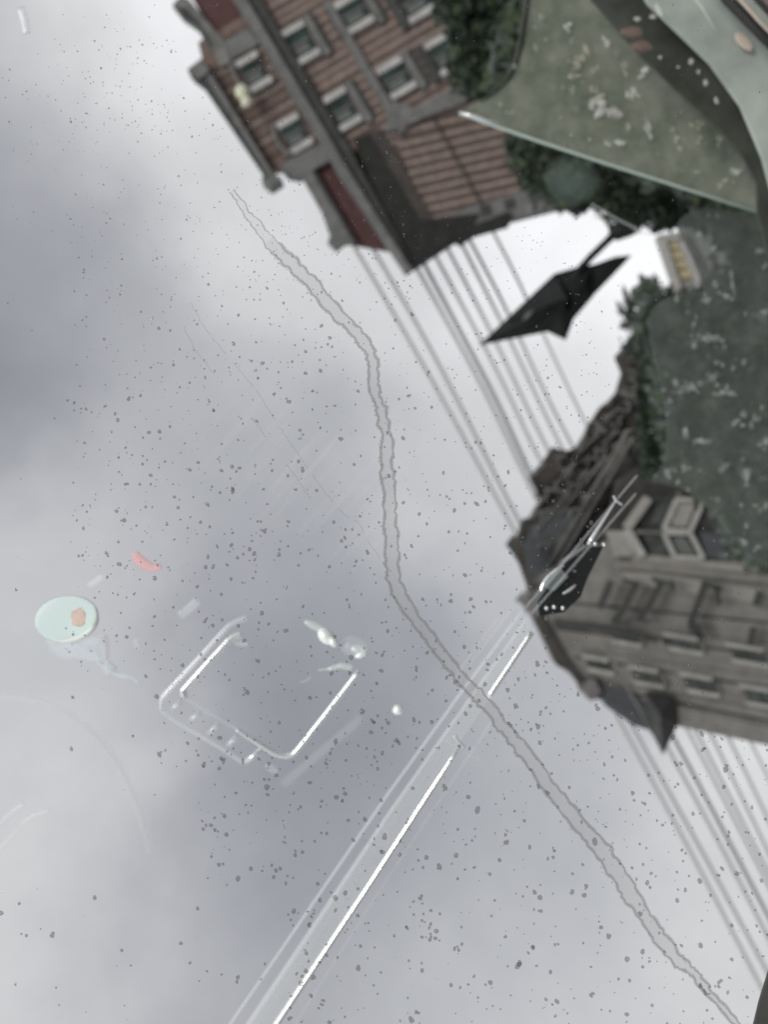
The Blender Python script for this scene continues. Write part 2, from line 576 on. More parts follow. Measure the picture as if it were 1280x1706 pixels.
# cornice
MB().prism(QP((270, -22), (505, -14), (505, 20), (350, 66), (270, 60)), DB + 0.12, 0.6, 'blackish').build('wall_head', bb)
MB().prism(QP((-160, -33), (330, -30), (515, -19), (515, -9), (330, -15), (-160, -16)), DB - 0.9, 1.0, 'stone').build('cornice', bb)
MB().prism(QP((-160, -15), (330, -14), (515, -8.5), (515, -3), (300, 5), (-160, 4)), DB - 0.55, 0.8, 'stone_dark').build('cornice_moulding', bb)  # darker stone paints the shading under the cornice
MB().prism([(590, 232), (616, 222), (648, 280), (700, 366), (800, 356), (772, 394), (760, 397), (690, 443), (655, 400)], DB - 0.3, 1.2, 'blackish').build('soffit_shade', bb)  # shade of the overhang put into a near black colour
# mansard panels with standing seams and their rims
MB().prism([(300, -40), (372, -40), (387, 0), (405, 22), (411, 45), (372, 72), (340, 30)], DB + 0.3, 0.5, 'red_slate').build('mansard_panel', bb)
mp = MB().prism([(520, 285), (555, 270), (572, 283), (657, 418), (588, 406)], DB + 0.3, 0.5, 'red_slate').build('mansard_panel', bb)
for q in range(1, 4):
    f_ = q / 4
    MB().bar((521 + f_ * 48, 286 - f_ * 10), (590 + f_ * 62, 404 + f_ * 12), 1.6, DB + 0.22, 0.1, 'red_slate').build('seam', mp)
MB().prism([(287, 9), (300, -6), (314, -2), (378, 74), (366, 92), (349, 84), (330, 48), (304, 30)], DB - 0.2, 0.5, 'stone').build('ridge_rim', bb)
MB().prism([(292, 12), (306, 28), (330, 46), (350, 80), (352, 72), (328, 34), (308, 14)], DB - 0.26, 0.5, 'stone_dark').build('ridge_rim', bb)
MB().prism([(500, 289), (520, 283), (592, 404), (574, 406), (560, 417), (546, 404), (550, 393), (536, 352)], DB - 0.2, 0.5, 'stone').build('ridge_rim', bb)
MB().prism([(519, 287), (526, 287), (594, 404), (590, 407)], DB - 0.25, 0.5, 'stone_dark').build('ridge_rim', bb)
# pavilion between the mansard panels
MB().prism(QP((10, -122), (60, -138), (250, -138), (268, -100), (288, -80), (288, -28), (10, -28)), DB + 0.05, 0.6, 'brick').build('pavilion_wall', bb)
i = 0
for q in range(32):
    X = 18 + q * 8.5
    MB().prism(qbar(X, -128 if 60 < X < 236 else -96, X + 7.6, -34), DB - 0.03 - 0.03 * (q % 2), 0.1, ('brick', 'brick_dark', 'brick_light', 'brick_dark')[q % 4]).build('brick_course', bb)
MB().prism([(312, 116), (336, 98), (352, 122), (456, 288), (470, 299), (450, 311), (436, 302), (439, 290), (338, 142), (322, 130)], DB - 0.7, 0.7, 'stone_dark').build('parapet', bb)
MB().prism([(343, 128), (352, 124), (455, 290), (449, 295)], DB - 0.8, 0.6, 'stone').build('parapet_rail', bb)
MB().prism([(312, 116), (334, 99), (349, 118), (331, 132)], DB - 0.9, 1.2, 'stone').build('parapet_block', bb)
MB().prism([(436, 302), (456, 289), (470, 299), (450, 312)], DB - 0.9, 1.2, 'stone').build('parapet_block', bb)
MB().prism([(366, 76), (412, 46), (432, 70), (424, 78), (376, 104)], DB - 0.25, 1.0, 'stone').build('shoulder', bb)
MB().prism([(356, 86), (372, 78), (384, 104), (366, 112)], DB - 0.28, 1.0, 'brown_brick').build('shoulder', bb)
MB().prism([(466, 276), (490, 262), (540, 236), (552, 266), (520, 284), (498, 294), (478, 290)], DB - 0.22, 1.0, 'stone').build('shoulder', bb)
for cX, cY in ((99, -68), (222, -62)):
    window(bb, cX, cY, 36, 32, DB, jamb=False, arch=True)
pl = MB()
pl.blob(404, 154, 13, 12, 0.9, DB - 1.2, 'pale_lamp', depth=0.8)
pl.blob(411, 170, 9, 10, 0.9, DB - 1.2, 'pale_lamp', depth=0.8)
pl.build('wall_globe', bb)
# side wall running away behind the trees
MB().prism([(630, 208), (700, 192), (775, 168), (860, 205), (905, 280), (905, 330), (800, 358), (712, 372), (668, 290)], DB, 0.8, 'brick_dark').build('side_wall', bb)
for q in range(23):
    t = q / 22
    y0 = 194 + t * 170
    xl = 648 + t * 66 - (14 if t < 0.2 else 0)
    p0, p1 = (xl, y0 + 10), (905 - 25 * (1 - t), y0 + 10 - 0.22 * (905 - xl))
    MB().prism([(p0[0], p0[1] - 3.6), (p1[0], p1[1] - 3.6), (p1[0], p1[1] + 3.4), (p0[0], p0[1] + 3.6)], DB - 0.08 - 0.04 * (q % 2), 0.1, ('brick_dark', 'brick_light')[q % 2]).build('brick_course', bb)
MB().prism([(612, 222), (634, 214), (664, 264), (704, 334), (722, 366), (698, 370), (650, 284), (628, 246)], DB - 0.24, 0.3, 'brown_shade').build('soffit_shade', bb)  # brown strip painting the fade from overhang shade to wall
for (p, q, w) in (((722, 196), (806, 346), 3),):
    MB().bar(p, q, w, DB - 0.3, 0.1, 'brown_shade').build('downpipe', bb)
MB().prism([(722, 366), (800, 340), (900, 308), (938, 318), (930, 346), (850, 366), (792, 380), (740, 384)], DB - 0.2, 0.8, 'stone').build('side_cornice', bb)
MB().prism([(690, 441), (700, 372), (745, 380), (792, 374), (850, 352), (850, 372), (792, 388), (768, 404), (758, 396)], DB - 0.5, 0.9, 'blackish').build('side_cornice', bb)
for q in range(3):
    x = 800 + q * 40
    MB().prism([(x, 344 - q * 11), (x + 16, 340 - q * 11), (x + 18, 356 - q * 11), (x + 3, 360 - q * 11)], DB - 0.3, 0.3, 'stone_dark').build('vent_opening', bb)

# ------------------------------------------------------------------ grey block at the lower right
DG = 44.0
gb = thing('apartment_block', 'grey brown apartment block with a pointed dark corner gable and rows of banded windows', 'building', ground_under(1150, 1000, DG))
MB().prism([(1128, 1209), (1330, 1252), (1400, 1180), (1400, 900), (1060, 880), (905, 960), (880, 985), (884, 1020), (925, 1105), (960, 1130), (985, 1166), (1010, 1160), (1088, 1180)],
           DG, 0.9, 'brown_brick').build('wall', gb)
MB().prism([(1010, 890), (1034, 800), (1080, 770), (1130, 780), (1250, 880), (1330, 940), (1300, 1000), (1040, 960)], DG + 0.6, 0.8, 'row').build('upper_wall', gb)
MB().prism([(846, 908), (858, 892), (872, 902), (876, 940), (892, 972), (884, 985), (868, 940), (858, 924)], DG - 0.5, 0.8, 'row').build('corner_finial', gb)
MB().prism([(868, 1006), (882, 992), (900, 1010), (895, 1030), (886, 1026), (880, 1012)], DG - 0.5, 2, 'row_trim').build('parapet_block', gb)
MB().prism([(884, 1018), (900, 1020), (940, 1092), (974, 1138), (992, 1166), (980, 1163), (972, 1148), (946, 1116), (930, 1110)], DG - 0.4, 0.8, 'row').build('parapet', gb)
MB().prism([(972, 1140), (990, 1130), (1002, 1152), (988, 1168), (980, 1164)], DG - 0.7, 2, 'row_trim').build('parapet_block', gb)
sl = MB().prism([(995, 1140), (1044, 1146), (1090, 1190), (1088, 1218), (1056, 1208), (1012, 1178)], DG - 0.3, 0.8, 'blue_slate').build('slate_roof', gb)
for q in range(1, 5):
    f_ = q / 5
    MB().bar((996 + f_ * 20, 1141 + f_ * 34), (1045 + f_ * 42, 1147 + f_ * 66), 1.4, DG - 0.36, 0.1, 'blue_slate').build('slate_course', sl)
MB().hull([P(1076, 1152, DG - 0.6), P(1122, 1158, DG - 0.6), P(1129, 1208, DG - 0.5), P(1105, 1258, DG), P(1087, 1222, DG - 0.4), P(1100, 1190, DG - 2.2), P(1105, 1190, DG + 1), P(1090, 1160, DG + 1), P(1122, 1160, DG + 1)], 'stone_dark').build('corner_gable', gb)


def gwin(cx, cy, w, h, ang=0.17):
    c, s = math.cos(ang), math.sin(ang)
    sx = 0.42  # the frames lean with the wall
    f = MB().prism([(cx - w / 2 - sx * h / 2, cy - h / 2 - s * w / 2), (cx + w / 2 - sx * h / 2, cy - h / 2 + s * w / 2), (cx + w / 2 + sx * h / 2, cy + h / 2 + s * w / 2), (cx - w / 2 + sx * h / 2, cy + h / 2 - s * w / 2)], DG - 0.12, 0.1, 'pane_grey').build('window', gb)
    for e in (-1, 1):
        k = e * (h / 2 + 4.5)
        MB().rect(cx + sx * k, cy + k, w + 6, 6.5, ang, DG - 0.38, 0.36, 'frame_pale' if e > 0 else 'frame_pale').build('lintel', f)
    MB().prism([(cx - sx * h / 2 - 1.5, cy - h / 2), (cx - sx * h / 2 + 1.5, cy - h / 2), (cx + sx * h / 2 + 1.5, cy + h / 2), (cx + sx * h / 2 - 1.5, cy + h / 2)], DG - 0.2, 0.08, 'stone_dark').build('mullion', f)
    k = w / 2 + 5
    MB().prism([(cx + k - sx * h / 2, cy - h / 2 + s * k), (cx + k + 5 - sx * h / 2, cy - h / 2 + s * k), (cx + k + 6 + sx * h / 2, cy + h / 2 + s * k), (cx + k + sx * h / 2, cy + h / 2 + s * k)], DG - 0.25, 0.24, 'stone').build('jamb', f)


for (x, y, w, h) in ((998, 1108, 38, 13), (1078, 1128, 44, 17), (1167, 1141, 48, 19), (1270, 1162, 52, 20), (1042, 1062, 40, 12), (1140, 1073, 50, 15), (1248, 1092, 54, 18)):
    gwin(x, y, w, h)
MB().prism([(925, 1036), (990, 1040), (1060, 1052), (1112, 1066), (1111, 1074), (1060, 1062), (990, 1050), (930, 1048)], DG - 0.5, 0.5, 'iron').build('gutter', gb)
for q in range(11):
    y = 978 + q * 16 + 3 * math.sin(q * 2)
    MB().prism([(905 + q * 9, y + 20), (1330, y + 62 + q * 3), (1330, y + 66 + q * 3), (905 + q * 9, y + 24)], DG - 0.05, 0.06, ('stone_dark', 'brown_brick', 'row_trim')[q % 3]).build('brick_course', gb)
# light frieze and the ledge over it
MB().prism([(1040, 952), (1100, 955), (1180, 968), (1330, 990), (1330, 1016), (1200, 994), (1120, 984), (1050, 972)], DG - 0.3, 0.5, 'cream').build('frieze', gb)
MB().prism([(1030, 935), (1100, 940), (1180, 950), (1330, 966), (1330, 974), (1180, 960), (1090, 951), (1026, 946)], DG - 0.7, 0.6, 'brown_brick').build('ledge', gb)
MB().prism([(1060, 922), (1140, 930), (1240, 940), (1240, 954), (1130, 944), (1056, 938)], DG - 0.5, 0.5, 'cream').build('ledge', gb)
MB().prism([(1130, 1176), (1330, 1222), (1330, 1250), (1129, 1207)], DG - 0.2, 0.4, 'brown_brick').build('roof_band', gb)
# bay window with pale frames
bw = MB().prism([(1046, 880), (1082, 826), (1178, 830), (1222, 884), (1220, 932), (1070, 930)], DG - 0.3, 1.2, 'stone_dark').build('bay_window', gb)


def loop(pts, w, d, mk, name, par):
    mb = MB()
    n = len(pts)
    for i in range(n):
        mb.bar(pts[i], pts[(i + 1) % n], w, d - 0.01 * i, 0.2, mk)
    return mb.build(name, par)


loop([(1107, 882), (1129, 832), (1173, 834), (1151, 885)], 7, DG - 0.9, 'frame_pale', 'frame', bw)
loop([(1107, 888), (1151, 888), (1173, 930), (1126, 928)], 7, DG - 0.9, 'frame_pale', 'frame', bw)
MB().prism([(1116, 876), (1132, 838), (1160, 839), (1144, 878)], DG - 0.7, 0.1, 'cream').build('blind', bw)
MB().prism([(1120, 895), (1142, 895), (1160, 924), (1132, 922)], DG - 0.7, 0.1, 'curtain').build('blind', bw)
MB().bar((1046, 880), (1082, 830), 13, DG - 0.95, 0.4, 'cream').build('mullion', bw)
MB().bar((1046, 882), (1072, 926), 12, DG - 0.95, 0.4, 'frame_pale').build('mullion', bw)
MB().bar((1060, 886), (1112, 888), 5, DG - 0.92, 0.3, 'stone').build('transom', bw)
MB().prism([(1074, 892), (1104, 892), (1120, 924), (1086, 922)], DG - 0.6, 0.1, 'pane_grey').build('pane', bw)
MB().prism([(1084, 872), (1098, 838), (1124, 838), (1108, 872)], DG - 0.6, 0.1, 'pane_grey').build('pane', bw)
MB().prism([(1166, 886), (1216, 890), (1216, 930), (1178, 928)], DG - 0.6, 0.2, 'blue_slate').build('pane', bw)
MB().prism([(1012, 884), (1044, 884), (1058, 926), (1026, 926)], DG - 0.6, 0.3, 'cream').build('panel', bw)

# iron fire escape hung on the grey block
fe = thing('fire_escape', 'dark iron stair flights zigzagging across the pale frieze of the grey block', 'fire escape', P(1090, 1010, DG - 1.4))
for (p, q, w) in (((1062, 972), (1040, 1018), 9), ((1040, 1018), (1022, 1038), 9), ((1104, 970), (1082, 1012), 9), ((1082, 1012), (1066, 1034), 9), ((1020, 968), (1000, 1015), 10), ((1178, 972), (1152, 1042), 9), ((1270, 985), (1262, 1010), 10), ((1258, 1045), (1252, 1076), 7)):
    MB().bar(p, q, w * 1.1, DG - 1.3, 0.25, 'iron').build('stair_flight', fe)
for (p, q, w) in (((1040, 966), (1066, 974), 7), ((1088, 964), (1112, 972), 8), ((1120, 968), (1124, 984), 7), ((1172, 970), (1204, 982), 9), ((1196, 978), (1200, 1008), 8), ((1150, 1044), (1168, 1060), 10), ((1026, 1036), (1052, 1040), 5), ((1066, 1034), (1084, 1036), 5), ((1160, 1040), (1172, 1066), 12)):
    MB().bar(p, q, w * 1.05, DG - 1.45, 0.2, 'iron').build('landing', fe)

# ------------------------------------------------------------------ row of sooty terraced houses going away
row = [
    ('dark gabled house next to the grey block, its roof nearest the chrome vent', 47, [(862, 912), (872, 868), (884, 866), (906, 832), (886, 792), (908, 768), (924, 744), (946, 770), (1000, 800), (1010, 900), (960, 1000), (900, 985)]),
    ('brown terraced house with a stepped roofline behind the dark gabled one', 49, [(924, 746), (948, 752), (962, 748), (978, 722), (989, 700), (1010, 720), (1060, 770), (1060, 850), (1000, 880), (950, 800)]),
    ('narrow terraced house with small dormer trims farther along the street', 51, [(986, 704), (996, 690), (1006, 676), (1018, 668), (1032, 652), (1060, 660), (1110, 700), (1110, 800), (1040, 800)]),
    ('farthest terraced house with a brick chimney stub under the spiky conifer', 53, [(1030, 656), (1041, 618), (1030, 592), (1040, 580), (1052, 562), (1080, 560), (1104, 640), (1114, 710), (1080, 720)]),
]
random.seed(3)
for i, (lb, d, poly) in enumerate(row):
    h = thing('terraced_house', lb, 'house', ground_under(poly[0][0], poly[0][1], d), 'terraced houses along the street')
    MB().prism(poly, d, 0.9, 'row').build('wall', h)
    # roof edge, trims and small windows
    cx = sum(p[0] for p in poly) / len(poly)
    cy = sum(p[1] for p in poly) / len(poly)
    for q in range(4):
        p, r = poly[q + 1], poly[q + 2]
        MB().bar((p[0] * 0.97 + cx * 0.03, p[1] * 0.97 + cy * 0.03), (r[0] * 0.97 + cx * 0.03, r[1] * 0.97 + cy * 0.03), 6, d - 0.3, 0.6, 'row_trim' if q % 2 else 'row').build('roof_edge', h)
    for q in range(15):
        for _ in range(20):
            x, y = cx + random.uniform(-60, 60), cy + random.uniform(-90, 70)
            if inside(poly, x, y) and inside(poly, x + 12, y + 8) and inside(poly, x - 12, y - 8):
                break
        else:
            continue
        w_ = MB().rect(x, y, random.uniform(14, 24), random.uniform(8, 13), -0.2 + random.uniform(-0.1, 0.1), d - 0.2, 0.3, 'stone_dark').build('window', h)
        MB().rect(x + 1, y - 8, random.uniform(15, 26), 4.5, -0.2, d - 0.4, 0.4, 'row_trim').build('lintel', w_)
        MB().rect(x - 2, y, 3.5, 12, 0.25, d - 0.4, 0.3, 'row_trim').build('mullion', w_)
h = [o for o in COL.objects if o.name.startswith('terraced_house')]
random.seed(31)
for (p, q, k) in (((890, 850), (960, 770), 0), ((900, 880), (980, 784), 0), ((930, 860), (1010, 760), 0), ((950, 770), (1000, 720), 1), ((960, 790), (1030, 716), 1), ((1000, 730), (1040, 690), 2), ((1010, 700), (1046, 668), 2), ((1036, 660), (1060, 620), 3)):
    MB().bar(p, q, 3.5, (46.5, 48.5, 50.5, 52.4)[k], 0.3, 'row_trim').build('string_course', h[k])
for (x, y, k) in ((902, 822, 0), (918, 808, 0), (940, 812, 0), (958, 800, 0), (972, 776, 1), (986, 756, 1), (1000, 742, 1), (1012, 712, 2), (1024, 700, 2), (1040, 676, 2), (1050, 640, 3), (1058, 610, 3)):
    f_ = MB().rect(x, y, 15, 9, 0.15, (46.4, 48.4, 50.4, 52.3)[k], 0.2, 'blackish').build('dormer', h[k])
    MB().bar((x - 9, y + 6), (x + 9, y + 9), 3.5, (46.3, 48.3, 50.3, 52.2)[k], 0.3, 'row_trim').build('sill', f_)
    MB().bar((x + 8, y - 6), (x + 10, y + 8), 3, (46.28, 48.28, 50.28, 52.18)[k], 0.3, 'row_trim').build('jamb', f_)
MB().prism([(924, 744), (946, 768), (930, 800), (900, 815), (886, 792), (906, 770)], 46.8, 0.5, 'row').build('gable', h[0])
MB().prism([(908, 775), (932, 762), (940, 782), (918, 800)], 46.6, 0.3, 'brown_shade').build('gable_panel', h[0])
MB().prism([(866, 930), (886, 880), (912, 846), (950, 846), (962, 880), (930, 930), (900, 966)], 46.7, 0.3, 'blue_slate').build('slate_roof', h[0])
for (p, q) in (((905, 960), (1000, 800)), ((915, 966), (1010, 806)), ((958, 870), (1048, 716)), ((968, 878), (1056, 728)), ((1000, 800), (1050, 735))):
    MB().bar(p, q, 4, 46.2, 0.3, 'row_trim').build('gutter', h[0])
MB().prism([(1034, 592), (1054, 586), (1072, 606), (1056, 630), (1042, 616)], 52.5, 0.6, 'brown_shade').build('chimney', h[3])

# pale building with ochre panels beyond the lamp
pb = thing('pale_building', 'small pale facade with four ochre yellow panels between white pilasters, beside the lamp', 'building', ground_under(1140, 430, 60))
MB().prism([(1098, 392), (1150, 384), (1200, 478), (1150, 500), (1128, 480)], 60, 0.9, 'cream').build('wall', pb)
for q in range(4):
    f0, f1 = q / 4 + 0.02, (q + 1) / 4 - 0.02
    L = lambda f: (1113 + f * 24, 400 + f * 66)
    R = lambda f: (1134 + f * 23, 402 + f * 60)
    MB().prism([L(f0), R(f0), R(f1), L(f1)], 59.7, 0.2, 'yellow').build('yellow_panel', pb)
for (p, q, w, mk) in (((1104, 396), (1132, 484), 11, 'white_paint'), ((1134, 396), (1168, 476), 10, 'white_paint'), ((1146, 396), (1178, 474), 11, 'stone'), ((1110, 396), (1140, 398), 8, 'white_paint'), ((1128, 482), (1136, 492), 12, 'white_paint')):
    MB().bar(p, q, w, 59.4, 0.5, mk).build('pilaster', pb)

# ------------------------------------------------------------------ trees


def tree(label, poly, d0, d1, n, size, mats, trunk_at, density=None, group='street trees', name='street_tree', tw=16, sprays=()):
    cx = sum(p[0] for p in poly) / len(poly)
    cy = sum(p[1] for p in poly) / len(poly)
    dm = (d0 + d1) / 2
    base = ground_under(trunk_at[0], trunk_at[1], dm)
    t = thing(name, label, 'tree', base, group)
    x0, x1 = min(p[0] for p in poly), max(p[0] for p in poly)
    y0, y1 = min(p[1] for p in poly), max(p[1] for p in poly)
    mb = MB()
    sl_ = [mb.slot(m) for m in mats]
    sd_ = random.random() * 99
    c = 0
    tries = 0
    while c < n and tries < n * 12:
        tries += 1
        x, y = random.uniform(x0, x1), random.uniform(y0, y1)
        dx, dy = random.gauss(0, 7), random.gauss(0, 7)
        if not inside(poly, x + dx, y + dy):
            continue
        nv = mnoise.noise(Vector((x / 34 + sd_, y / 34, 0)))
        if density is not None and nv < density and random.random() < 0.92:
            continue
        d = random.uniform(d0, d1)
        p = P(x, y, d)
        s = size * d / F * random.uniform(0.5, 1.25)
        e1 = Vector((random.gauss(0, 1), random.gauss(0, 1), random.gauss(0, 1))).normalized()
        e2 = e1.cross(Vector((random.gauss(0, 1), random.gauss(0, 1), random.gauss(0, 1)))).normalized()
        k = len(mb.v)
        mb.v += [p - e1 * s, p + e2 * s * 0.55, p + e1 * s, p - e2 * s * 0.55]
        mb.f.append((k, k + 1, k + 2, k + 3))
        nm = mnoise.noise(Vector((x / 20 + sd_ + 40, y / 20, d)))
        mb.mi.append(sl_[min(len(sl_) - 1, max(0, int((nm + 0.5) * len(sl_))))])
        c += 1
    for (p0, p1, w_, n_) in sprays:                      # needle sprays that break the outline
        for _ in range(n_):
            f_ = random.random()
            ww = w_ * (1.05 - f_)
            side = random.gauss(0, 0.5)
            x = p0[0] + (p1[0] - p0[0]) * f_ + ww * side
            y = p0[1] + (p1[1] - p0[1]) * f_ + random.gauss(0, 2)
            d = random.uniform(d0, d1)
            p = P(x, y, d)
            sz = size * d / F * random.uniform(0.5, 1.0)
            e1 = (rt * ((p1[0] - p0[0]) + 30 * side) - up * ((p1[1] - p0[1]) + random.gauss(0, 14))).normalized()
            e2 = e1.cross(Vector((random.gauss(0, 1), random.gauss(0, 1), random.gauss(0, 1)))).normalized()
            k = len(mb.v)
            mb.v += [p - e1 * sz * 1.2, p + e2 * sz * 0.3, p + e1 * sz * 1.2, p - e2 * sz * 0.3]
            mb.f.append((k, k + 1, k + 2, k + 3))
            mb.mi.append(sl_[random.randrange(len(sl_))])
    mb.build('crown', t)
    # trunk and limbs
    tb = MB()
    ks = tb.slot('bark')
    topp = P(cx, cy, dm)
    nodes = [(base + (topp - base) * f + Vector((mnoise.noise(Vector((f * 3, sd_, 0))), mnoise.noise(Vector((f * 3, sd_, 5))), 0)) * 0.25, (1 - 0.75 * f)) for f in [q / 6 for q in range(7)]]
    R0 = tw * dm / F

    def limb(nodes):
        k = len(tb.v)
        for (p, r) in nodes:
            for j in range(7):
                an = 2 * math.pi * j / 7
                tb.v.append(p + Vector((math.cos(an), math.sin(an), 0)) * (R0 * r))
        for i in range(len(nodes) - 1):
            for j in range(7):
                tb.f.append((k + i * 7 + j, k + i * 7 + (j + 1) % 7, k + (i + 1) * 7 + (j + 1) % 7, k + (i + 1) * 7 + j))
                tb.mi.append(ks)
    limb(nodes)
    for q in range(5):
        s0 = nodes[3 + q % 3]
        for _ in range(30):
            x, y = random.uniform(x0, x1), random.uniform(y0, y1)
            if inside(poly, x, y):
                break
        e = P(x, y, random.uniform(d0, d1))
        limb([(s0[0], s0[1] * 0.5), (s0[0].lerp(e, 0.5) + Vector((0, 0, 0.1)), 0.25), (e, 0.06)])
    tb.smooth = True
    tb.build('trunk', t)
    return t


random.seed(11)
tree('dark green tree top covering the right end of the brick front', [(715, -30), (738, 40), (760, 60), (752, 110), (770, 150), (800, 165), (850, 160), (900, 60), (900, -30)], 26, 30, 5200, 9, ['leaf_dark', 'leaf_dark', 'leaf_mid'], (860, -60), tw=18)
tree('deep shaded tree under the bright glass edge, right of the striped side wall', [(842, 236), (870, 300), (885, 312), (910, 330), (945, 352), (985, 342), (1040, 372), (1098, 378), (1130, 372), (1290, 390), (1290, 300), (1050, 250), (870, 200)], 22, 27, 9500, 9, ['leaf_dark', 'leaf_dark', 'leaf_dark', 'leaf_mid'], (1200, 200))
tree('broad green tree filling the view through the half lowered side window', [(860, -40), (800, 190), (1280, 380), (1300, 200), (1060, -40)], 14, 19, 6500, 14, ['leaf_mid', 'leaf_mid', 'leaf_grey', 'leaf_dark'], (1150, 0))
tree('large grey green tree filling the smoked rear window at the right edge', [(1056, 500), (1075, 462), (1104, 492), (1166, 492), (1204, 452), (1186, 384), (1140, 340), (1320, 330), (1320, 960), (1230, 930), (1190, 850), (1120, 790), (1095, 700), (1085, 600)], 20, 26, 13000, 10, ['leaf_grey', 'leaf_grey', 'leaf_dark', 'leaf_mid', 'leaf_grey'], (1330, 300), density=-0.42)
tree('spiky conifer tip standing against the bright sky below the lamp', [(1074, 530), (1098, 506), (1140, 520), (1110, 640), (1086, 640), (1070, 590), (1066, 560)], 30, 33, 1700, 6.5, ['leaf_grey', 'leaf_dark', 'leaf_dark'], (1200, 500), name='conifer_tree', sprays=[((1072, 580), (1040, 482), 26, 520), ((1060, 545), (1030, 508), 14, 130), ((1058, 540), (1036, 544), 14, 120), ((1096, 540), (1070, 462), 30, 420), ((1104, 510), (1092, 462), 24, 260), ((1080, 520), (1054, 490), 14, 140), ((1110, 520), (1118, 478), 26, 220), ((1078, 600), (1038, 578), 16, 170)])
tree('black shrubby tree in front of the far terraced houses, left of the smoked window', [(1064, 620), (1082, 590), (1104, 640), (1114, 710), (1108, 780), (1084, 800), (1072, 770), (1066, 730), (1064, 690)], 30, 34, 4200, 7.5, ['leaf_dark'], (1200, 560))

# ------------------------------------------------------------------ overhead cables
wires = [
    ([(395, 80), (593, 417), (667, 542), (744, 678), (862, 895), (1028, 1194), (1162, 1440), (1270, 1648), (1330, 1764)], 7.0, 'leftmost cable of the whole fan, first of the left pair', 'wire'),
    ([(450, 80), (624, 420), (702, 553), (768, 678), (869, 881), (1050, 1204), (1182, 1440), (1290, 1640), (1340, 1740)], 7.0, 'second cable of the left pair, close to the leftmost one', 'wire'),
    ([(520, 80), (696, 450), (762, 568), (821, 678), (895, 841), (1115, 1251), (1217, 1438), (1340, 1680)], 7.0, 'third cable from the left, passing the lantern tip closest on its left', 'wire'),
    ([(545, 80), (709, 444), (779, 575), (834, 678), (902, 834), (1123, 1227), (1235, 1440), (1340, 1640)], 7.0, 'darkest cable, running beside the third and just touching the lantern tip', 'wire_dark'),
    ([(560, 80), (724, 424), (812, 586), (853, 669), (897, 766), (1146, 1214), (1262, 1440), (1340, 1590)], 6.0, 'cable going behind the lantern point just right of its tip', 'wire'),
    ([(580, 80), (744, 411), (814, 544), (870, 662), (911, 748), (1160, 1216), (1272, 1438), (1340, 1570)], 6.0, 'cable emerging under the long sloping edge of the lantern', 'wire'),
    ([(600, 80), (768, 404), (832, 529), (884, 640), (934, 745), (1187, 1225), (1290, 1440)], 6.0, 'seventh cable, leaving the building at the small notch in its cornice', 'wire'),
    ([(620, 80), (786, 406), (845, 516), (900, 640), (953, 743), (1217, 1229), (1310, 1430)], 6.0, 'eighth cable, last but one on the right side of the fan', 'wire'),
    ([(660, 80), (829, 400), (860, 459), (930, 610), (979, 715), (1250, 1230), (1330, 1400)], 5.0, 'rightmost lone cable crossing behind the middle of the lantern', 'wire'),
]
for i, (pts, w, lb, mk) in enumerate(wires):
    q0 = pts[1]
    q1 = pts[2]
    l_ = math.hypot(q1[0] - q0[0], q1[1] - q0[1])
    pts = [(q0[0] - (q1[0] - q0[0]) / l_ * 34, q0[1] - (q1[1] - q0[1]) / l_ * 34)] + pts[1:]    # made fast behind the edge of the brick block
    path = []
    for k in range(len(pts) - 1):
        path += [(pts[k][0] + (pts[k + 1][0] - pts[k][0]) * q / 8, pts[k][1] + (pts[k + 1][1] - pts[k][1]) * q / 8) for q in range(8)]
    path.append(pts[-1])
    for _ in range(14):
        path = [path[0]] + [((path[k - 1][0] + 2 * path[k][0] + path[k + 1][0]) / 4, (path[k - 1][1] + 2 * path[k][1] + path[k + 1][1]) / 4) for k in range(1, len(path) - 1)] + [path[-1]]
    dl = 58.0 + 0.3 * i
    MB().tube(path, w, dl, mk, sides=8).build('overhead_cable', None, lb, 'cable', 'overhead cables fanning across the sky')

for pts, lb in (([(1006, 1068), (1040, 1134), (1088, 1222), (1120, 1290)], 'pale service cable slanting across the slate roof of the grey block'), ([(1100, 1066), (1124, 1116), (1150, 1168), (1166, 1200)], 'short pale service cable between the banded windows of the grey block')):
    MB().tube(pts[:3], 4.5, DG - 3.2, 'row_trim', sides=8).build('service_cable', None, lb, 'cable', 'service cables on the grey block')

# ------------------------------------------------------------------ street lamp
DL = 9.0
lp = thing('street_lamp', 'black pointed street lantern on a short bracket silhouetted against bright sky', 'street lamp', P(1050, 392, DL))
MB().hull([P(797, 576, DL), P(845, 533, DL), P(924, 456, DL), P(946, 500, DL - 0.33), P(912, 553, DL), P(872, 561, DL), P(930, 510, DL + 0.33)], 'metal_dark').build('lantern_roof', lp)
MB().hull([P(910, 552, DL), P(943, 567, DL), P(957, 530, DL), P(924, 456, DL), P(930, 505, DL - 0.28), P(932, 512, DL + 0.28)], 'metal_dark').build('lantern_skirt', lp)
MB().hull([P(924, 456, DL), P(962, 445, DL), P(993, 440, DL), P(988, 495, DL), P(957, 531, DL), P(940, 540, DL), P(960, 490, DL - 0.22), P(960, 490, DL + 0.22)], 'metal_dark').build('lantern_body', lp)
MB().hull([P(985, 443, DL), P(1025, 428, DL), P(1053, 425, DL), P(1040, 440, DL), P(984, 498, DL), P(1000, 462, DL - 0.16), P(1000, 462, DL + 0.16)], 'metal_dark').build('lantern_cap', lp)
MB().tube([(935, 500), (965, 450), (985, 428), (1012, 402), (1030, 384)], [11, 12, 12, 12, 16], DL - 0.05, 'metal_dark', sides=10).build('bracket_arm', lp)
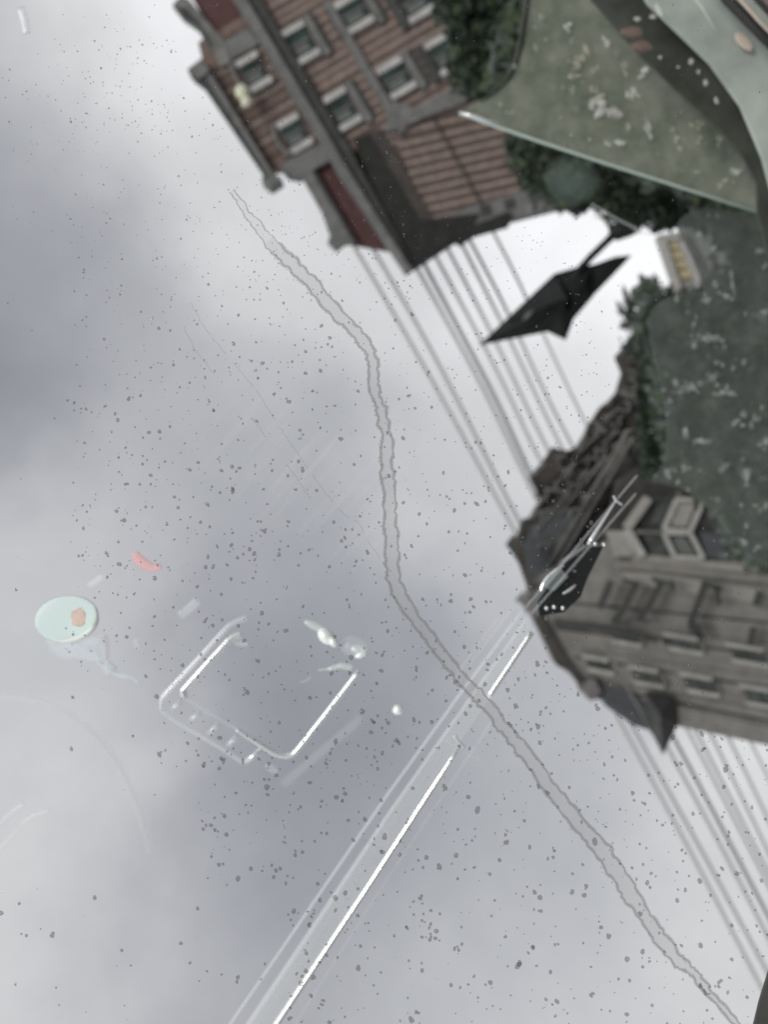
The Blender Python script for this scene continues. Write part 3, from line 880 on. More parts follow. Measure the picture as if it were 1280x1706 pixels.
MB().hull([P(1012, 373, DL - 0.1), P(1036, 372, DL - 0.1), P(1062, 388, DL - 0.1), P(1052, 394, DL - 0.1), P(1028, 402, DL - 0.1), P(1016, 392, DL - 0.1), P(1035, 385, DL - 0.28), P(1035, 385, DL + 0.12)], 'metal_dark').build('bracket_foot', lp)
for (p, q) in (((812, 566), (930, 508)), ((850, 534), (940, 500)), ((880, 556), (944, 512))):
    MB().tube([p, q], 4, [DL - 0.06, DL - 0.31], 'metal_dark', sides=6).build('lantern_rib', lp)
MB().tube([(872, 533), (880, 526), (890, 517)], [2, 7, 3], DL - 0.2, 'stone', sides=6).build('facet_highlight', lp)  # grey sliver painted as the highlight on a lantern facet

# ------------------------------------------------------------------ car side windows (upper right)
random.seed(21)
DW = 1.3
TRI = smooth_path([(880, -40), (872, 30), (862, 85), (848, 124), (826, 150), (765, 190)], 4) + [(1014, 270), (1263, 352)] + smooth_path([(1263, 352), (1262, 310), (1238, 262), (1196, 214), (1130, 152), (1050, 76), (950, -40)], 4)[1:]
sw = thing('side_window', 'half lowered green tinted side window with a bright polished top edge', 'car window', P(1040, 150, DW))
MB().prism(TRI, DW, 0.004, 'tint').build('pane', sw)
MB().tube(smooth_path([(882, -40), (874, 30), (864, 85), (850, 124), (828, 150), (800, 170)], 4), [8] * 12 + [7, 6, 5, 4, 4, 3, 3, 2, 2], DW - 0.003, 'olive', sides=6).build('rubber_edge', sw)
MB().blob(952, 300, 50, 44, 0.3, DW + 0.06, 'green_veil', depth=0.8, seg=24, rings=14).build('soft_disc', sw)  # soft translucent green disc behind the pane
MB().tube([(985, 340), (1030, 366), (1082, 392)], 4, DW + 0.01, 'chrome_faint').build('pale_line', sw)  # thin pale translucent line
MB().tube([(765, 190), (830, 212), (905, 238), (1014, 274), (1140, 314), (1263, 354)], [3, 6, 5.5, 5, 4.5, 4], DW - 0.004, 'glass_edge', sides=6).build('glass_edge', sw, 'bright polished edge of the lowered glass')
MB().tube([(765, 188), (790, 194), (830, 207)], [4, 7, 3], DW - 0.008, 'chrome_mid', sides=6).build('glass_edge', sw)


def specks(name, parent, poly, n, rmin, rmax, d, mats, clump=26, th=0.05):
    mb = MB()
    x0, x1 = min(p[0] for p in poly), max(p[0] for p in poly)
    y0, y1 = min(p[1] for p in poly), max(p[1] for p in poly)
    s_ = random.random() * 99
    c = 0
    for _ in range(n * 60):
        if c >= n:
            break
        x, y = random.uniform(x0, x1), random.uniform(y0, y1)
        if not inside(poly, x, y) or mnoise.noise(Vector((x / clump, y / clump, s_))) < th:
            continue
        r = random.uniform(rmin, rmax) * random.uniform(0.5, 1)
        mb.blob(x, y, r, r * random.uniform(0.8, 1.9), random.uniform(-0.5, 0.1), d + random.uniform(-0.003, 0.003), random.choice(mats), depth=0.8, seg=10, rings=7, lump=0.6)
        c += 1
    return mb.build(name, parent, kind='stuff')


hot = MB()  # pale blobs painting sky gaps between leaves, reflected in the pane
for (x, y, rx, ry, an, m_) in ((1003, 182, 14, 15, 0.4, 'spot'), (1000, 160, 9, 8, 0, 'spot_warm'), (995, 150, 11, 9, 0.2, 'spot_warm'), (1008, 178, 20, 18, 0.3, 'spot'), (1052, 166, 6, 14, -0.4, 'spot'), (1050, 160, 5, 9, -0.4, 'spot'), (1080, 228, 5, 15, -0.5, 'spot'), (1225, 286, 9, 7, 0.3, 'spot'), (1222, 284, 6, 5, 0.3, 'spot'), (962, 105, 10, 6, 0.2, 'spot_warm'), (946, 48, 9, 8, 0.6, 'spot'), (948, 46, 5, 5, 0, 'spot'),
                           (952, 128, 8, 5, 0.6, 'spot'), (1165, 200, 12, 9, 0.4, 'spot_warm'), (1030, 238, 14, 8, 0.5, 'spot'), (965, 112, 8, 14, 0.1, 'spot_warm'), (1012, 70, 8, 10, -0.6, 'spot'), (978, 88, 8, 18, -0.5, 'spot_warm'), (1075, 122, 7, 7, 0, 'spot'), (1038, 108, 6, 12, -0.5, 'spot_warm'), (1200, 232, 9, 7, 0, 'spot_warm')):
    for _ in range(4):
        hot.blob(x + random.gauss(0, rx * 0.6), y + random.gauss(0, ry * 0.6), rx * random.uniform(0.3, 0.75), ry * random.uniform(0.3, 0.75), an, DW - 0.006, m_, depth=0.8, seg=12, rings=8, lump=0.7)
hot.build('light_spot', sw, kind='stuff')
specks('reflection_fleck', sw, TRI, 70, 1.5, 6, DW - 0.01, ['spot_grey', 'spot_warm'], 30, 0.1)  # smaller flecks of the same painted reflection

RW = smooth_path([(1176, 486), (1160, 440), (1142, 404), (1130, 372), (1160, 350), (1210, 350), (1310, 372)], 4) + [(1310, 960)] + smooth_path([(1310, 960), (1250, 925), (1205, 872), (1160, 826), (1110, 806), (1088, 800), (1108, 768), (1113, 712), (1104, 650), (1088, 580), (1082, 540), (1096, 506), (1130, 492), (1176, 486)], 4)[1:-1]
rw = thing('rear_window', 'smoke grey rear side window with a curved left edge, flecked with pale reflections', 'car window', P(1180, 620, DW))
MB().prism(RW, DW + 0.03, 0.004, 'tint_dark').build('pane', rw)
specks('reflection_fleck', rw, RW, 90, 2, 7, DW + 0.02, ['spot_grey'], 40, 0.12)
hot = MB()  # grey blobs and the flecks paint sky reflected between leaves
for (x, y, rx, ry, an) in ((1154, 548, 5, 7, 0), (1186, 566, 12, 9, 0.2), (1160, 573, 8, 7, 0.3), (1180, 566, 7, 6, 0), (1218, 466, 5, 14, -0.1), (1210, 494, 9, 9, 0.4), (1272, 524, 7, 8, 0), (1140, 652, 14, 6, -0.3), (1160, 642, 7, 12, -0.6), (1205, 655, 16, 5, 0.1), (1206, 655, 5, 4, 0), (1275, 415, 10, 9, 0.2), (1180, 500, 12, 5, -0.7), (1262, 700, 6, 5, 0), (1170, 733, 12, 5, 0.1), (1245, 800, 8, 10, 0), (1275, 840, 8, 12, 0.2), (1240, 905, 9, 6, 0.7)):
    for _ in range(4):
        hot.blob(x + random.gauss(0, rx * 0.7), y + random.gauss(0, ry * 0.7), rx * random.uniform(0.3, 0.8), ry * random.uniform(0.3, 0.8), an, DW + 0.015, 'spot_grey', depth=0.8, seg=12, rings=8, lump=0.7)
hot.build('light_spot', rw, kind='stuff')

cd = thing('car_door', 'grey green inner door trim with black rubber seal and tan piping in the top corner', 'car door', P(1220, 90, 1.1))
MB().prism([(1046, -60), (1200, -60), (1330, 60), (1330, 430), (1296, 350), (1272, 262), (1236, 176), (1184, 104), (1130, 52), (1080, 4)], 1.12, 0.006, 'frame_green').build('door_trim', cd)
MB().prism([(930, -70), (1050, -70), (1090, 2), (1140, 50), (1194, 102), (1246, 174), (1282, 260), (1306, 348), (1340, 440), (1300, 500), (1264, 352), (1262, 306), (1238, 258), (1196, 212), (1130, 150), (1050, 72)], 1.16, 0.006, 'olive').build('window_channel', cd)
MB().tube([(1180, -40), (1215, 2), (1252, 40), (1320, 108)], 17, 1.08, 'rubber').build('rubber_seal', cd)
MB().tube([(1212, -30), (1236, 2), (1262, 32), (1320, 92)], 5, 1.06, 'tan').build('piping', cd)
MB().tube([(1234, -40), (1262, 0), (1320, 62)], 9, 1.05, 'rubber').build('rubber_seal', cd)
MB().prism([(1240, -60), (1330, -60), (1330, 66)], 1.1, 0.02, 'pinkish').build('headliner', cd)
MB().blob(1240, 70, 20, 9, 0.8, 1.11, 'tan', depth=0.2).build('reflection_plate', cd)
MB().tube([(1140, -20), (1168, 10), (1194, 54)], [3, 5, 2], 1.1, 'spot', sides=6).build('trim_line', cd)
ds = MB()  # soft pale blobs for the bright dots along the channel
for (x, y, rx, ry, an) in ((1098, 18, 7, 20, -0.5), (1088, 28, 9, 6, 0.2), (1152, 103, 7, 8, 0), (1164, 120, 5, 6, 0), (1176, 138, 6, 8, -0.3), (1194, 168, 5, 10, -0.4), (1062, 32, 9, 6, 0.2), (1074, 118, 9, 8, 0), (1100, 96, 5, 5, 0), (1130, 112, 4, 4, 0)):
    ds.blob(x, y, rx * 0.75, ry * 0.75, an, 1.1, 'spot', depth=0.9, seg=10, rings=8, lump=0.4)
ds.build('light_spot', cd, kind='stuff')
br = MB()  # blurred reddish bricks, modelled as soft ovals
for (x, y) in ((1052, 54), (1068, 78)):
    br.blob(x, y, 20, 11, 0.05, 1.1, 'brick_blur', depth=0.8, lump=0.3, seg=16, rings=10)
br.build('brick_oval', cd)

# ------------------------------------------------------------------ pieces of the car's interior that show in the glass
# gear selector plate
def ln_(p, q, n=12):
    return [(p[0] + (q[0] - p[0]) * i / n, p[1] + (q[1] - p[1]) * i / n) for i in range(n + 1)]


DC = 0.74
gs = thing('gear_selector', 'rounded gear selector plate outlined in chrome with position ticks and a glossy knob', 'gear selector', P(440, 1150, DC))
outer = smooth_path([(412, 1029), (391, 1037), (375, 1049), (330, 1098), (283, 1148), (271, 1164), (270, 1184)], 6)
MB().tube(outer, [10] * (len(outer) - 1) + [8], DC, 'chrome_soft').build('outer_rim', gs)
MB().tube(smooth_path([(270, 1184), (299, 1205), (359, 1240), (406, 1271)], 4), 8, DC, 'bead').build('outer_rim', gs)
MB().tube([(406, 1271), (438, 1247)], 9, DC - 0.003, 'chrome_mid').build('outer_rim', gs)
inner = smooth_path([(402, 1057), (385, 1063), (370, 1078), (311, 1143), (305, 1152), (308, 1162)], 6)
MB().tube(inner, 11, DC - 0.004, 'chrome_mid').build('inner_rim', gs)
MB().tube(smooth_path([(308, 1162), (344, 1184), (394, 1215)], 4), 7, DC, 'chrome_faint').build('inner_rim', gs)
inner2 = smooth_path([(394, 1215), (416, 1229), (443, 1246), (463, 1257), (484, 1258), (500, 1243), (556, 1172), (598, 1118)], 5)
MB().tube(inner2, [5.5 + 3.5 * min(1, i / 8) for i in range(len(inner2))], DC - 0.004, 'chrome_mid').build('inner_rim', gs)
for (p, q) in (((284, 1185), (302, 1167)), ((315, 1202), (334, 1186)), ((346, 1224), (365, 1205)), ((378, 1243), (395, 1227))):
    MB().tube([p, q], 9, DC, 'chrome_soft').build('position_tick', gs)
MB().tube(ln_((470, 1308), (602, 1196)), 17, DC + 0.2, 'bead_soft', flat=0.8, sides=14).build('plate_edge', gs)
MB().blob(401, 1071, 14, 6, 0.2, DC, 'knob_soft', depth=0.5).build('gate_corner', gs)
MB().blob(452, 1280, 12, 7, 0.6, DC, 'chrome_faint', depth=0.3).build('gate_corner', gs)
# knob, shown only by its highlights, built as white and pale blobs
kn = MB().blob(544, 1060, 17, 12, 0.75, DC - 0.05, 'white_gloss', depth=0.9).build('knob', gs)
MB().blob(524, 1043, 20, 7, 0.45, DC - 0.05, 'knob_soft', depth=0.6).build('knob_sheen', kn)
MB().blob(556, 1070, 9, 7, 0.9, DC - 0.055, 'white_gloss', depth=0.9).build('knob_highlight', kn)
MB().blob(590, 1078, 24, 18, 0.3, DC - 0.045, 'chrome_faint', depth=0.6).build('knob_sheen', kn)
MB().blob(597, 1082, 15, 9, 0.1, DC - 0.055, 'knob_soft', depth=0.8).build('knob_sheen', kn)
MB().blob(602, 1091, 11, 5, -0.3, DC - 0.06, 'white_gloss', depth=0.9).build('knob_highlight', kn)
MB().tube(smooth_path([(530, 1116), (550, 1114), (568, 1109), (588, 1113)], 5), [3] * 5 + [9] * 5 + [12] * 5 + [5], DC - 0.05, 'knob_soft', sides=10).build('knob_glint', kn)
MB().tube(smooth_path([(500, 1136), (510, 1134), (518, 1128)], 4), 3, DC - 0.05, 'chrome_faint').build('knob_glint', kn)
b_ = thing('console_button', 'small round white button beside the gear selector', 'button', P(664, 1181, DC))
MB().blob(663, 1182, 9, 8, 0.9, DC - 0.05, 'white_gloss', depth=0.9, lump=0.3).build('button_cap', b_)

# cup with a lid
DK = 0.6
cu = thing('drinks_cup', 'drinks cup with a teal oval lid and a clear bent straw', 'cup', P(111, 1040, DK))
MB().blob(111, 1031, 54, 39, -0.16, DK, 'teal', depth=0.03, seg=40, rings=10).build('lid', cu)
ring = [(111 + 51 * math.cos(t) * math.cos(-0.16) - 36 * math.sin(t) * math.sin(-0.16), 1031 + 51 * math.cos(t) * math.sin(-0.16) + 36 * math.sin(t) * math.cos(-0.16)) for t in [q / 40 * 2.6 - 0.35 for q in range(41)]]
MB().tube(ring, [2 + 8 * math.sin(math.pi * q / 40) for q in range(41)], DK - 0.01, 'teal_rim').build('lid_rim', cu)
MB().blob(130, 1030, 12, 16, 0.2, DK - 0.02, 'orange', depth=0.1, lump=0.5).build('lid_print', cu, 'faded orange print on the teal lid')
MB().prism(smooth_path([(62, 1050), (75, 1086), (100, 1098), (135, 1094), (158, 1078), (172, 1060), (176, 1100), (168, 1104), (160, 1086)], 3), DK + 0.03, 0.01, 'cup').build('cup_wall', cu)
MB().blob(182, 1112, 15, 12, 0.5, DK - 0.01, 'straw', depth=0.7, lump=0.4).build('straw_bend', cu)
MB().tube(smooth_path([(164, 1104), (178, 1112), (196, 1124), (218, 1128), (233, 1138)], 5), [8] * 10 + [9] * 5 + [6] * 5 + [4], DK - 0.012, 'straw').build('straw', cu)
rt_ = MB()
pth = smooth_path([(224, 920), (229, 930), (240, 939), (256, 946), (268, 943)], 6)
rt_.tube(pth, [12 + 8 * math.sin(math.pi * min(1, q / 18)) for q in range(len(pth))], DK + 0.02, 'pink', sides=10, flat=0.4)
rt_.build('seat_belt_tag', None, 'small curved faded red tag above the teal cup', 'tag')
for (pts, w, lb) in (([(145, 978), (160, 968), (172, 958)], 12, 'short pale smear between the red tag and the teal cup'), ([(225, 1063), (227, 1072), (227, 1080)], 9, 'tiny pale smear to the right of the teal cup'),
                     ([(298, 1026), (315, 1014), (330, 1000)], 16, 'soft pale smear left of the gear selector rim'), ([(34, 14), (40, 34), (44, 56)], 13, 'short white highlight in the top left corner of the glass')):
    MB().tube(smooth_path(pts, 4), w, 0.9, 'chrome_faint' if w != 13 else 'chrome_soft', flat=0.3).build('glass_streak', None, lb, 'smear', 'pale smears and a highlight on the windscreen')  # the top left one is a highlight built as a pale tube

# long trim strip with its chrome insert
DT = 0.68
tr = thing('dash_trim', 'long straight dashboard trim strip with a bright chrome insert, running to the bottom edge', 'trim', P(650, 1400, DT))


def ln(p, q, n=12):
    return [(p[0] + (q[0] - p[0]) * i / n, p[1] + (q[1] - p[1]) * i / n) for i in range(n + 1)]


MB().tube(ln((886, 1053), (813, 1162)), 10, DT - 0.01, 'chrome').build('chrome_insert', tr)
MB().tube(ln((766, 1243), (610, 1482)) + ln((598, 1500), (430, 1752)), [5, 6, 7, 9] + [10] * 9 + [10.5 + 0.25 * q for q in range(13)], DT - 0.01, 'chrome').build('chrome_insert', tr)
MB().tube(smooth_path([(758, 1224), (763, 1234), (774, 1245)], 5), 5.5, DT - 0.014, 'chrome_mid').build('clip', tr)
MB().tube(ln((1062, 792), (876, 1012)), 4, DT, 'chrome_faint').build('trim_bead', tr)
MB().tube(ln((872, 1016), (755, 1172)) + ln((750, 1180), (640, 1332)) + ln((632, 1344), (352, 1752)), 5.5, DT, 'bead').build('trim_bead', tr)
MB().tube(ln((1060, 822), (886, 1022)), 4, DT, 'chrome_faint').build('trim_bead', tr)
MB().tube(ln((880, 1028), (760, 1197)) + ln((752, 1208), (640, 1367)) + ln((632, 1380), (384, 1752)), [5] * 13 + [6] * 13 + [7 + 0.3 * q for q in range(13)], DT, 'bead').build('trim_bead', tr)
MB().tube(ln((830, 1030), (752, 1136)), 5, DT, 'bead_soft').build('trim_bead', tr)
MB().tube(ln((856, 1010), (780, 1110)), 5, DT, 'bead_soft').build('trim_bead', tr)
MB().prism([(882, 1032), (880, 1058), (818, 1158), (764, 1240), (640, 1432), (430, 1752), (390, 1752), (640, 1372), (760, 1202)], DT + 0.02, 0.004, 'band').build('trim_band', tr)
MB().tube(ln((830, 1186), (640, 1472)) + ln((632, 1484), (462, 1752)), 6, DT, 'bead_soft').build('trim_bead', tr)
MB().tube(ln((740, 1232), (766, 1250), 3) + ln((772, 1254), (800, 1266), 3), 2.5, DT, 'chrome_faint').build('clip', tr)
MB().tube(ln((605, 1398), (632, 1413), 3), 3, DT, 'dark_veil').build('clip', tr)

# air vent
av = thing('air_vent', 'glossy black air vent with curved chrome lip and a row of three studs', 'air vent', P(940, 980, DT))
MB().prism([(980, 910), (1006, 910), (978, 966), (968, 994), (940, 1020), (899, 1026), (896, 1002), (920, 968), (943, 936)], DT + 0.01, 0.02, 'black_gloss').build('vent_body', av)
MB().tube(smooth_path([(902, 985), (904, 976), (912, 964), (924, 953), (940, 942)], 6), [2] + [6] * 6 + [7] * 8 + [6] * 6 + [4, 3, 2, 2], DT - 0.006, 'chrome', sides=10).build('chrome_lip', av)
MB().prism([(909, 979), (936, 948), (947, 961), (923, 985)], DT + 0.004, 0.008, 'grey_gloss').build('vent_blade', av)
MB().tube(smooth_path([(938, 989), (949, 983), (960, 974)], 4), [2, 3, 4, 5, 5, 5, 4, 3, 2], DT - 0.004, 'chrome', sides=8).build('chrome_lip', av)
st = [(911, 1013), (923.5, 1011), (938, 1012.5), (992, 906), (1006.5, 907)]
for (x, y) in st:
    MB().blob(x, y, 3.4, 3.6, 0, DT - 0.004, 'chrome', depth=1, seg=10, rings=6).build('stud', av)
pth = ln((1027, 834), (980, 907), 8)
MB().tube(pth, [2, 2.5, 3, 4, 5, 6, 7, 7, 5], DT - 0.004, 'chrome', sides=10).build('chrome_lip', av)
MB().tube(smooth_path([(1023, 826), (1027, 834), (1037, 841)], 4), 3.5, DT - 0.004, 'chrome_mid').build('chrome_lip', av)

# steering wheel rim and seat seams, very faint
wh = thing('steering_wheel', 'faint pale arc of a steering wheel rim in the lower left', 'steering wheel', P(150, 1300, 0.85))
MB().tube(smooth_path([(-60, 1160), (20, 1162), (80, 1174), (140, 1208), (190, 1262), (226, 1334), (246, 1400), (249, 1420)], 6), 13, 0.85, 'veil', sides=10).build('rim', wh)
MB().tube(smooth_path([(60, 1172), (110, 1190), (160, 1228), (204, 1288), (232, 1350), (247, 1406)], 6), 5, 0.8, 'chrome_faint', sides=8).build('rim_highlight', wh)
MB().tube(smooth_path([(-20, 1430), (20, 1392), (45, 1364), (84, 1349)], 6), 6, 0.8, 'chrome_faint').build('spoke_seam', wh)
MB().tube(smooth_path([(-20, 1394), (15, 1356), (40, 1338)], 6), 7, 0.8, 'chrome_faint').build('spoke_seam', wh)

# ------------------------------------------------------------------ windscreen, water and drops


def pane_d(u, v):
    return 1.0 / (2.72 + 0.0003 * (u - 640) + 0.00015 * (v - 853))


ws = thing('windscreen', 'clear car windscreen speckled with rain over the whole view', 'windscreen', P(640, 853, pane_d(640, 853)))
cr_ = [(-160, -200), (1440, -200), (1440, 1900), (-160, 1900)]
MB().prism(cr_, [pane_d(*c) + 0.0015 for c in cr_], 0.005, 'clear').build('pane', ws)
wk = MB()
random.seed(4)
for q in range(26):
    x, y = 330 + q * 11 + random.uniform(-8, 8), 760 + q * 5 + random.uniform(-30, 90)
    l = random.uniform(60, 190)
    pts = [(x + l * t * 0.62 + 8 * t * t, y - l * t * 0.78) for t in [k / 6 for k in range(7)]]
    w = random.uniform(7, 15)
    wk.tube(pts, [w * math.sin(math.pi * (k + 0.3) / 6.6) + 0.4 for k in range(7)], [pane_d(*p) - 0.0003 for p in pts], 'streak', sides=6, flat=0.12)
wk.build('wiper_haze', ws, kind='stuff')
so_ = [(1292, 1585), (1282, 1622), (1267, 1670), (1257, 1712), (1254, 1800), (1400, 1800), (1400, 1585)]
MB().prism(so_, [pane_d(*c) - 0.001 for c in so_], 0.0015, 'seal').build('window_seal', ws)

random.seed(5)


def ribbon(center, halfw, jag, lift=0.0):
    """Left and right edges of a wavering trickle in picture pixels."""
    c = smooth_path(center, 10)
    Lp, Rp = [], []
    for i, (x, y) in enumerate(c):
        x0, y0 = c[max(0, i - 2)]
        x1, y1 = c[min(len(c) - 1, i + 2)]
        l = math.hypot(x1 - x0, y1 - y0) or 1
        nx, ny = -(y1 - y0) / l, (x1 - x0) / l
        h = halfw(i / (len(c) - 1))
        jl = jag * (mnoise.noise(Vector((i * 0.35, 1.3, 0))) + 0.8 * mnoise.noise(Vector((i * 1.4, 4.3, 0))))
        jr = jag * (mnoise.noise(Vector((i * 0.35, 9.3, 0))) + 0.8 * mnoise.noise(Vector((i * 1.4, 14.3, 0))))
        Lp.append((x + nx * (h + jl), y + ny * (h + jl)))
        Rp.append((x - nx * (h + jr), y - ny * (h + jr)))
    return Lp, Rp


stk = [(386, 318), (410, 352), (440, 392), (482, 436), (520, 474), (556, 516), (588, 548), (612, 578), (622, 604), (622, 644), (634, 682), (643, 724), (646, 780), (650, 840), (652, 900), (655, 952), (668, 994), (704, 1046), (740, 1094), (776, 1138), (812, 1174), (846, 1220), (884, 1266), (936, 1338), (990, 1400), (1024, 1446), (1056, 1496), (1092, 1550), (1130, 1600), (1150, 1614), (1180, 1650), (1236, 1712)]
Lp, Rp = ribbon(stk, lambda t: min(1, 0.35 + t * 7) * 9.2 + 1.6 * math.sin(t * 17) - (2.5 if t > 0.93 else 0) + (2 if 0.6 < t < 0.85 else 0), 4.3)
tk = thing('water_trickle', 'wide dried water trickle winding from the brick building down to the lower right corner', 'water trickle', P(640, 850, pane_d(640, 850)))
fm = MB()
kf = fm.slot('film')
kt = fm.slot('film_thin')
for i in range(len(Lp)):
    for p in (Lp[i], Rp[i]):
        fm.v.append(P(p[0], p[1], pane_d(*p) - 0.0004))
for i in range(len(Lp) - 1):
    fm.f.append((2 * i, 2 * i + 1, 2 * i + 3, 2 * i + 2))
    fm.mi.append(kt if i < 22 else kf)
fm.build('film', tk)
for E in (Lp, Rp):
    wd = [max(0.8, min(3.4, 2.8 + 1.8 * mnoise.noise(Vector((i * 0.5, E[0][0], 0))))) * (0.45 if i < 25 else 1) for i in range(len(E))]
    MB().tube(E, wd, [pane_d(*p) - 0.0006 for p in E], 'film_edge', sides=6, flat=0.4).build('film_edge', tk)
    MB().tube(E, [w * 2.1 for w in wd], [pane_d(*p) - 0.001 for p in E], 'film_faint', sides=6, flat=0.3).build('film_edge', tk)
# bluish ragged fringe of the trickle's left side
fr = MB()
for i in range(90, 200):
    x, y = Rp[i] if Rp[i][0] < Lp[i][0] else Lp[i]
    if random.random() < 0.55:
        fr.blob(x - random.uniform(0, 4), y, random.uniform(1, 3.2), random.uniform(0.8, 2.2), random.uniform(0, 3), pane_d(x, y) - 0.0005, 'film_edge', depth=0.3, seg=7, rings=4, lump=0.5)
fr.build('ragged_fringe', tk, kind='stuff')

f1 = [(318, 505), (340, 545), (368, 580), (400, 618), (430, 655), (462, 706), (492, 750), (520, 790), (548, 828), (575, 858), (598, 872), (612, 900), (634, 930)]
f2 = [(306, 545), (330, 590), (372, 640), (402, 676), (430, 710), (456, 748), (490, 790), (520, 836), (548, 878)]
ft = thing('water_trickle', 'thin broken double line of a dried trickle to the left of the wide one', 'water trickle', P(470, 720, pane_d(470, 720)))
for c in (f1, f2):
    pts = [(x + 1.8 * mnoise.noise(Vector((i * 0.9, 3, 0))) * 2, y) for i, (x, y) in enumerate(smooth_path(c, 8))]
    i = 0
    while i < len(pts) - 3:
        k = random.randint(5, 14)
        seg = pts[i:i + k]
        if len(seg) > 2:
            MB().tube(seg, 1.5, [pane_d(*p) - 0.0005 for p in seg], 'film_faint', sides=5, flat=0.5).build('film_edge', ft)
        i += k + (random.randint(-1, 2) if c is f1 else random.randint(6, 16))

# drops: the 300 largest one by one, the rest as drizzle


def drop_mesh(seed, seg=18, rings=5):
    r_ = random.Random(seed)
    o = r_.random() * 60
    el = r_.uniform(1.0, 1.35) if r_.random() < 0.75 else r_.uniform(1.3, 1.7)
    vs, fs = [], []
    h = r_.uniform(0.35, 0.5)
    vs.append((0, 0, h))
    for i in range(1, rings + 1):
        th = i / rings * math.pi / 2
        for j in range(seg):
            ph = 2 * math.pi * j / seg
            q = 1 + 0.36 * mnoise.noise(Vector((math.cos(ph) * 0.9 + o, math.sin(ph) * 1.1, 0))) + 0.10 * mnoise.noise(Vector((math.cos(ph) * 2.2 + o, math.sin(ph) * 2.6, 4)))
            vs.append((math.sin(th) * math.cos(ph) * q, math.sin(th) * math.sin(ph) * q * el, h * math.cos(th)))
    for j in range(seg):
        fs.append((0, 1 + j, 1 + (j + 1) % seg))
        for i in range(rings - 1):
            a_, b2 = 1 + i * seg, 1 + (i + 1) * seg
            fs.append((a_ + j, b2 + j, b2 + (j + 1) % seg, a_ + (j + 1) % seg))
    fs.append(tuple(1 + (rings - 1) * seg + j for j in reversed(range(seg))))
    return vs, fs


variants = []
for s in range(16):
    vs, fs = drop_mesh(s)
    me = bpy.data.meshes.new('raindrop')
    me.from_pydata(vs, [], fs)
    me.materials.append(M['drop'])
    me.polygons.foreach_set('use_smooth', [True] * len(fs))
    variants.append((me, vs, fs))


def dens(x, y):
    """How thickly the drops lie on this part of the glass."""
    d = 0.55
    if x < 260 and y > 1120:
        d = 0.03
    if x < 330 and y > 1280:
        d = 0.02
    if x < 110 and y > 250:
        d *= 0.25
    if x < 120 and y > 430:
        d *= 0.3
    if 110 < x < 300 and 60 < y < 260:
        d = 1.3
    if x < 90 and y < 130:
        d = 0.05
    if y < 60:
        d *= 0.3
    if 400 < x < 740 and 330 < y < 470:
        d = 1.0
    if x > 700 and y < 330:
        d = 0.12
    if x > 1000 and 0 < y < 1000:
        d = 0.1
    if 950 < x < 1280 and 1000 < y < 1200:
        d = 0.15
    if y > 1480 and x < 480:
        d = 0.05
    if 850 < x < 1010 and 600 < y < 700:
        d = 0.8
    if x > 560 and y > 1250:
        d = 0.42
    return d


def rad(x, y):
    base = 3.0 + 1.6 * max(0, min(1, (y - 500) / 900)) - (1.1 if y < 470 else 0)
    if x > 700 and 300 < y < 800:
        base -= 0.8
    return base


random.seed(9)
spots = []
tries = 0
while len(spots) < 2500 and tries < 60000:
    tries += 1
    x, y = random.uniform(-5, 1285), random.uniform(-5, 1711)
    w = dens(x, y) * (0.8 + 0.5 * max(0, 0.5 + mnoise.noise(Vector((x / 60, y / 60, 2)))))
    if random.random() > w * 0.8:
        continue
    r = rad(x, y) * 0.63 * min(1.5, max(0.3, random.lognormvariate(-0.34, 0.38)))
    spots.append((x, y, r))
spots.sort(key=lambda s: -s[2])
R3 = m3


def drop_matrix(x, y, r, ang):
    d = pane_d(x, y) - 0.0002
    s = r * d / F
    loc = P(x, y, d)
    return Matrix.Translation(loc) @ (R3 @ Matrix.Rotation(ang, 3, 'Z')).to_4x4() @ Matrix.Scale(s, 4)


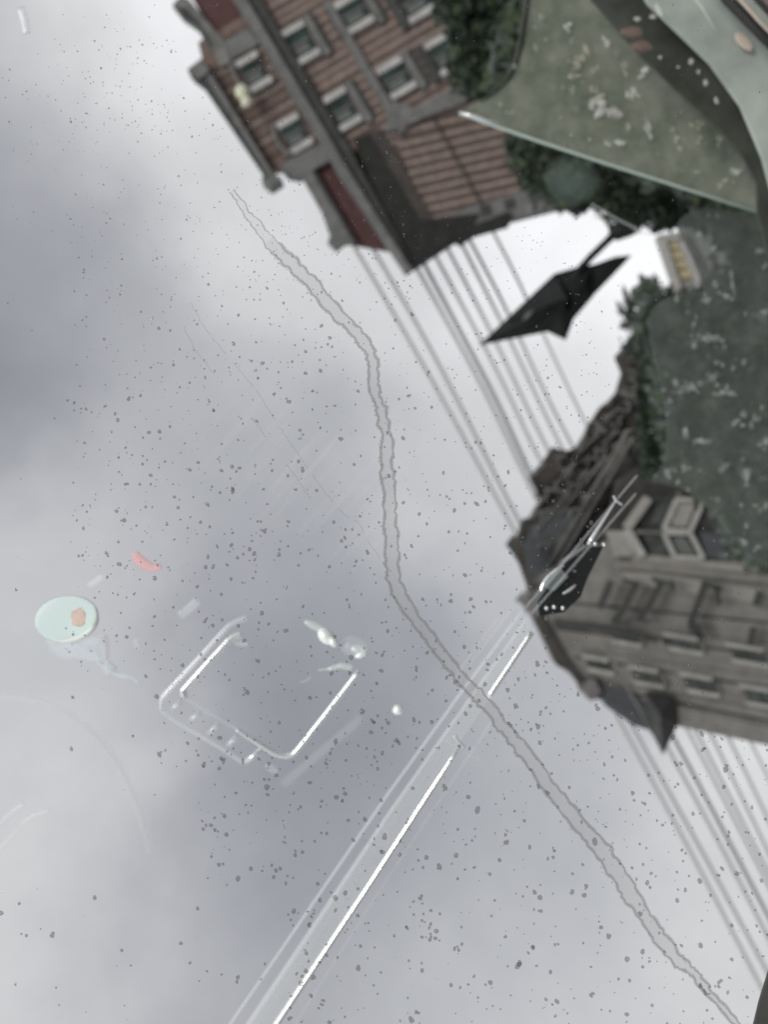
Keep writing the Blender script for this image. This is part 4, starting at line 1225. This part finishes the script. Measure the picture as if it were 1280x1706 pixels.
def drop_label(x, y):
    tx = next((px for px, py in smooth_path(stk, 4) if py >= y), 380)           # where the wide trickle runs at this height
    if math.hypot(x - 111, y - 1031) < 75:
        w = 'over the teal cup lid'
    elif 265 < x < 615 and 1025 < y < 1275:
        w = 'over the gear selector plate'
    elif abs(x - tx) < 16 and y > 320:
        w = 'lying on the wide water trickle'
    elif y < 330 and x < 330:
        w = 'in the speckled patch at the top left'
    elif y < 450 and x > 430:
        w = 'over the brick building and its roof'
    elif y > 1000 and x > 900 and y < 1250:
        w = 'beside or over the grey apartment block'
    elif x > tx and y < 1000:
        w = 'among the overhead cables right of the trickle'
    elif x > tx:
        w = 'on the lower sky right of the wide trickle'
    elif y < 650:
        w = 'on the upper sky left of the wide trickle'
    elif y < 1030:
        w = 'on the sky above the cup and gear selector'
    elif x > 640 - (y - 1270) * 0.65:
        w = 'between the trim strip and the wide trickle'
    else:
        w = 'on the sky below the gear selector'
    return 'small grey raindrop ' + w, 'raindrops ' + w


for i, (x, y, r) in enumerate(spots[:300]):
    o = bpy.data.objects.new('raindrop', variants[random.randrange(16)][0])
    COL.objects.link(o)
    o.matrix_world = drop_matrix(x, y, r, random.gauss(0.35, 0.6))
    lb, gp = drop_label(x, y)
    tag(o, lb, 'raindrop', gp)
fine = MB()
kd = fine.slot('drop')
for (x, y, r) in spots[300:]:
    me, vs, fs = variants[random.randrange(16)]
    mw = drop_matrix(x, y, r, random.gauss(0.35, 0.8))
    k = len(fine.v)
    fine.v += [mw @ Vector(v) for v in vs]
    fine.f += [tuple(k + q for q in f) for f in fs]
    fine.mi += [kd] * len(fs)
kd2 = fine.slot('drop_fine')
for _ in range(1900):
    x, y = random.uniform(0, 1280), random.uniform(0, 1706)
    if random.random() > dens(x, y) * 1.1:
        continue
    me, vs, fs = variants[random.randrange(16)]
    mw = drop_matrix(x, y, random.uniform(0.6, 1.3), random.uniform(0, 6))
    k = len(fine.v)
    fine.v += [mw @ Vector(v) for v in vs]
    fine.f += [tuple(k + q for q in f) for f in fs]
    fine.mi += [kd2] * len(fs)
fine.smooth = True
fine.build('drizzle', None, 'fine grey drizzle specks scattered over the windscreen glass', 'drizzle', kind='stuff')
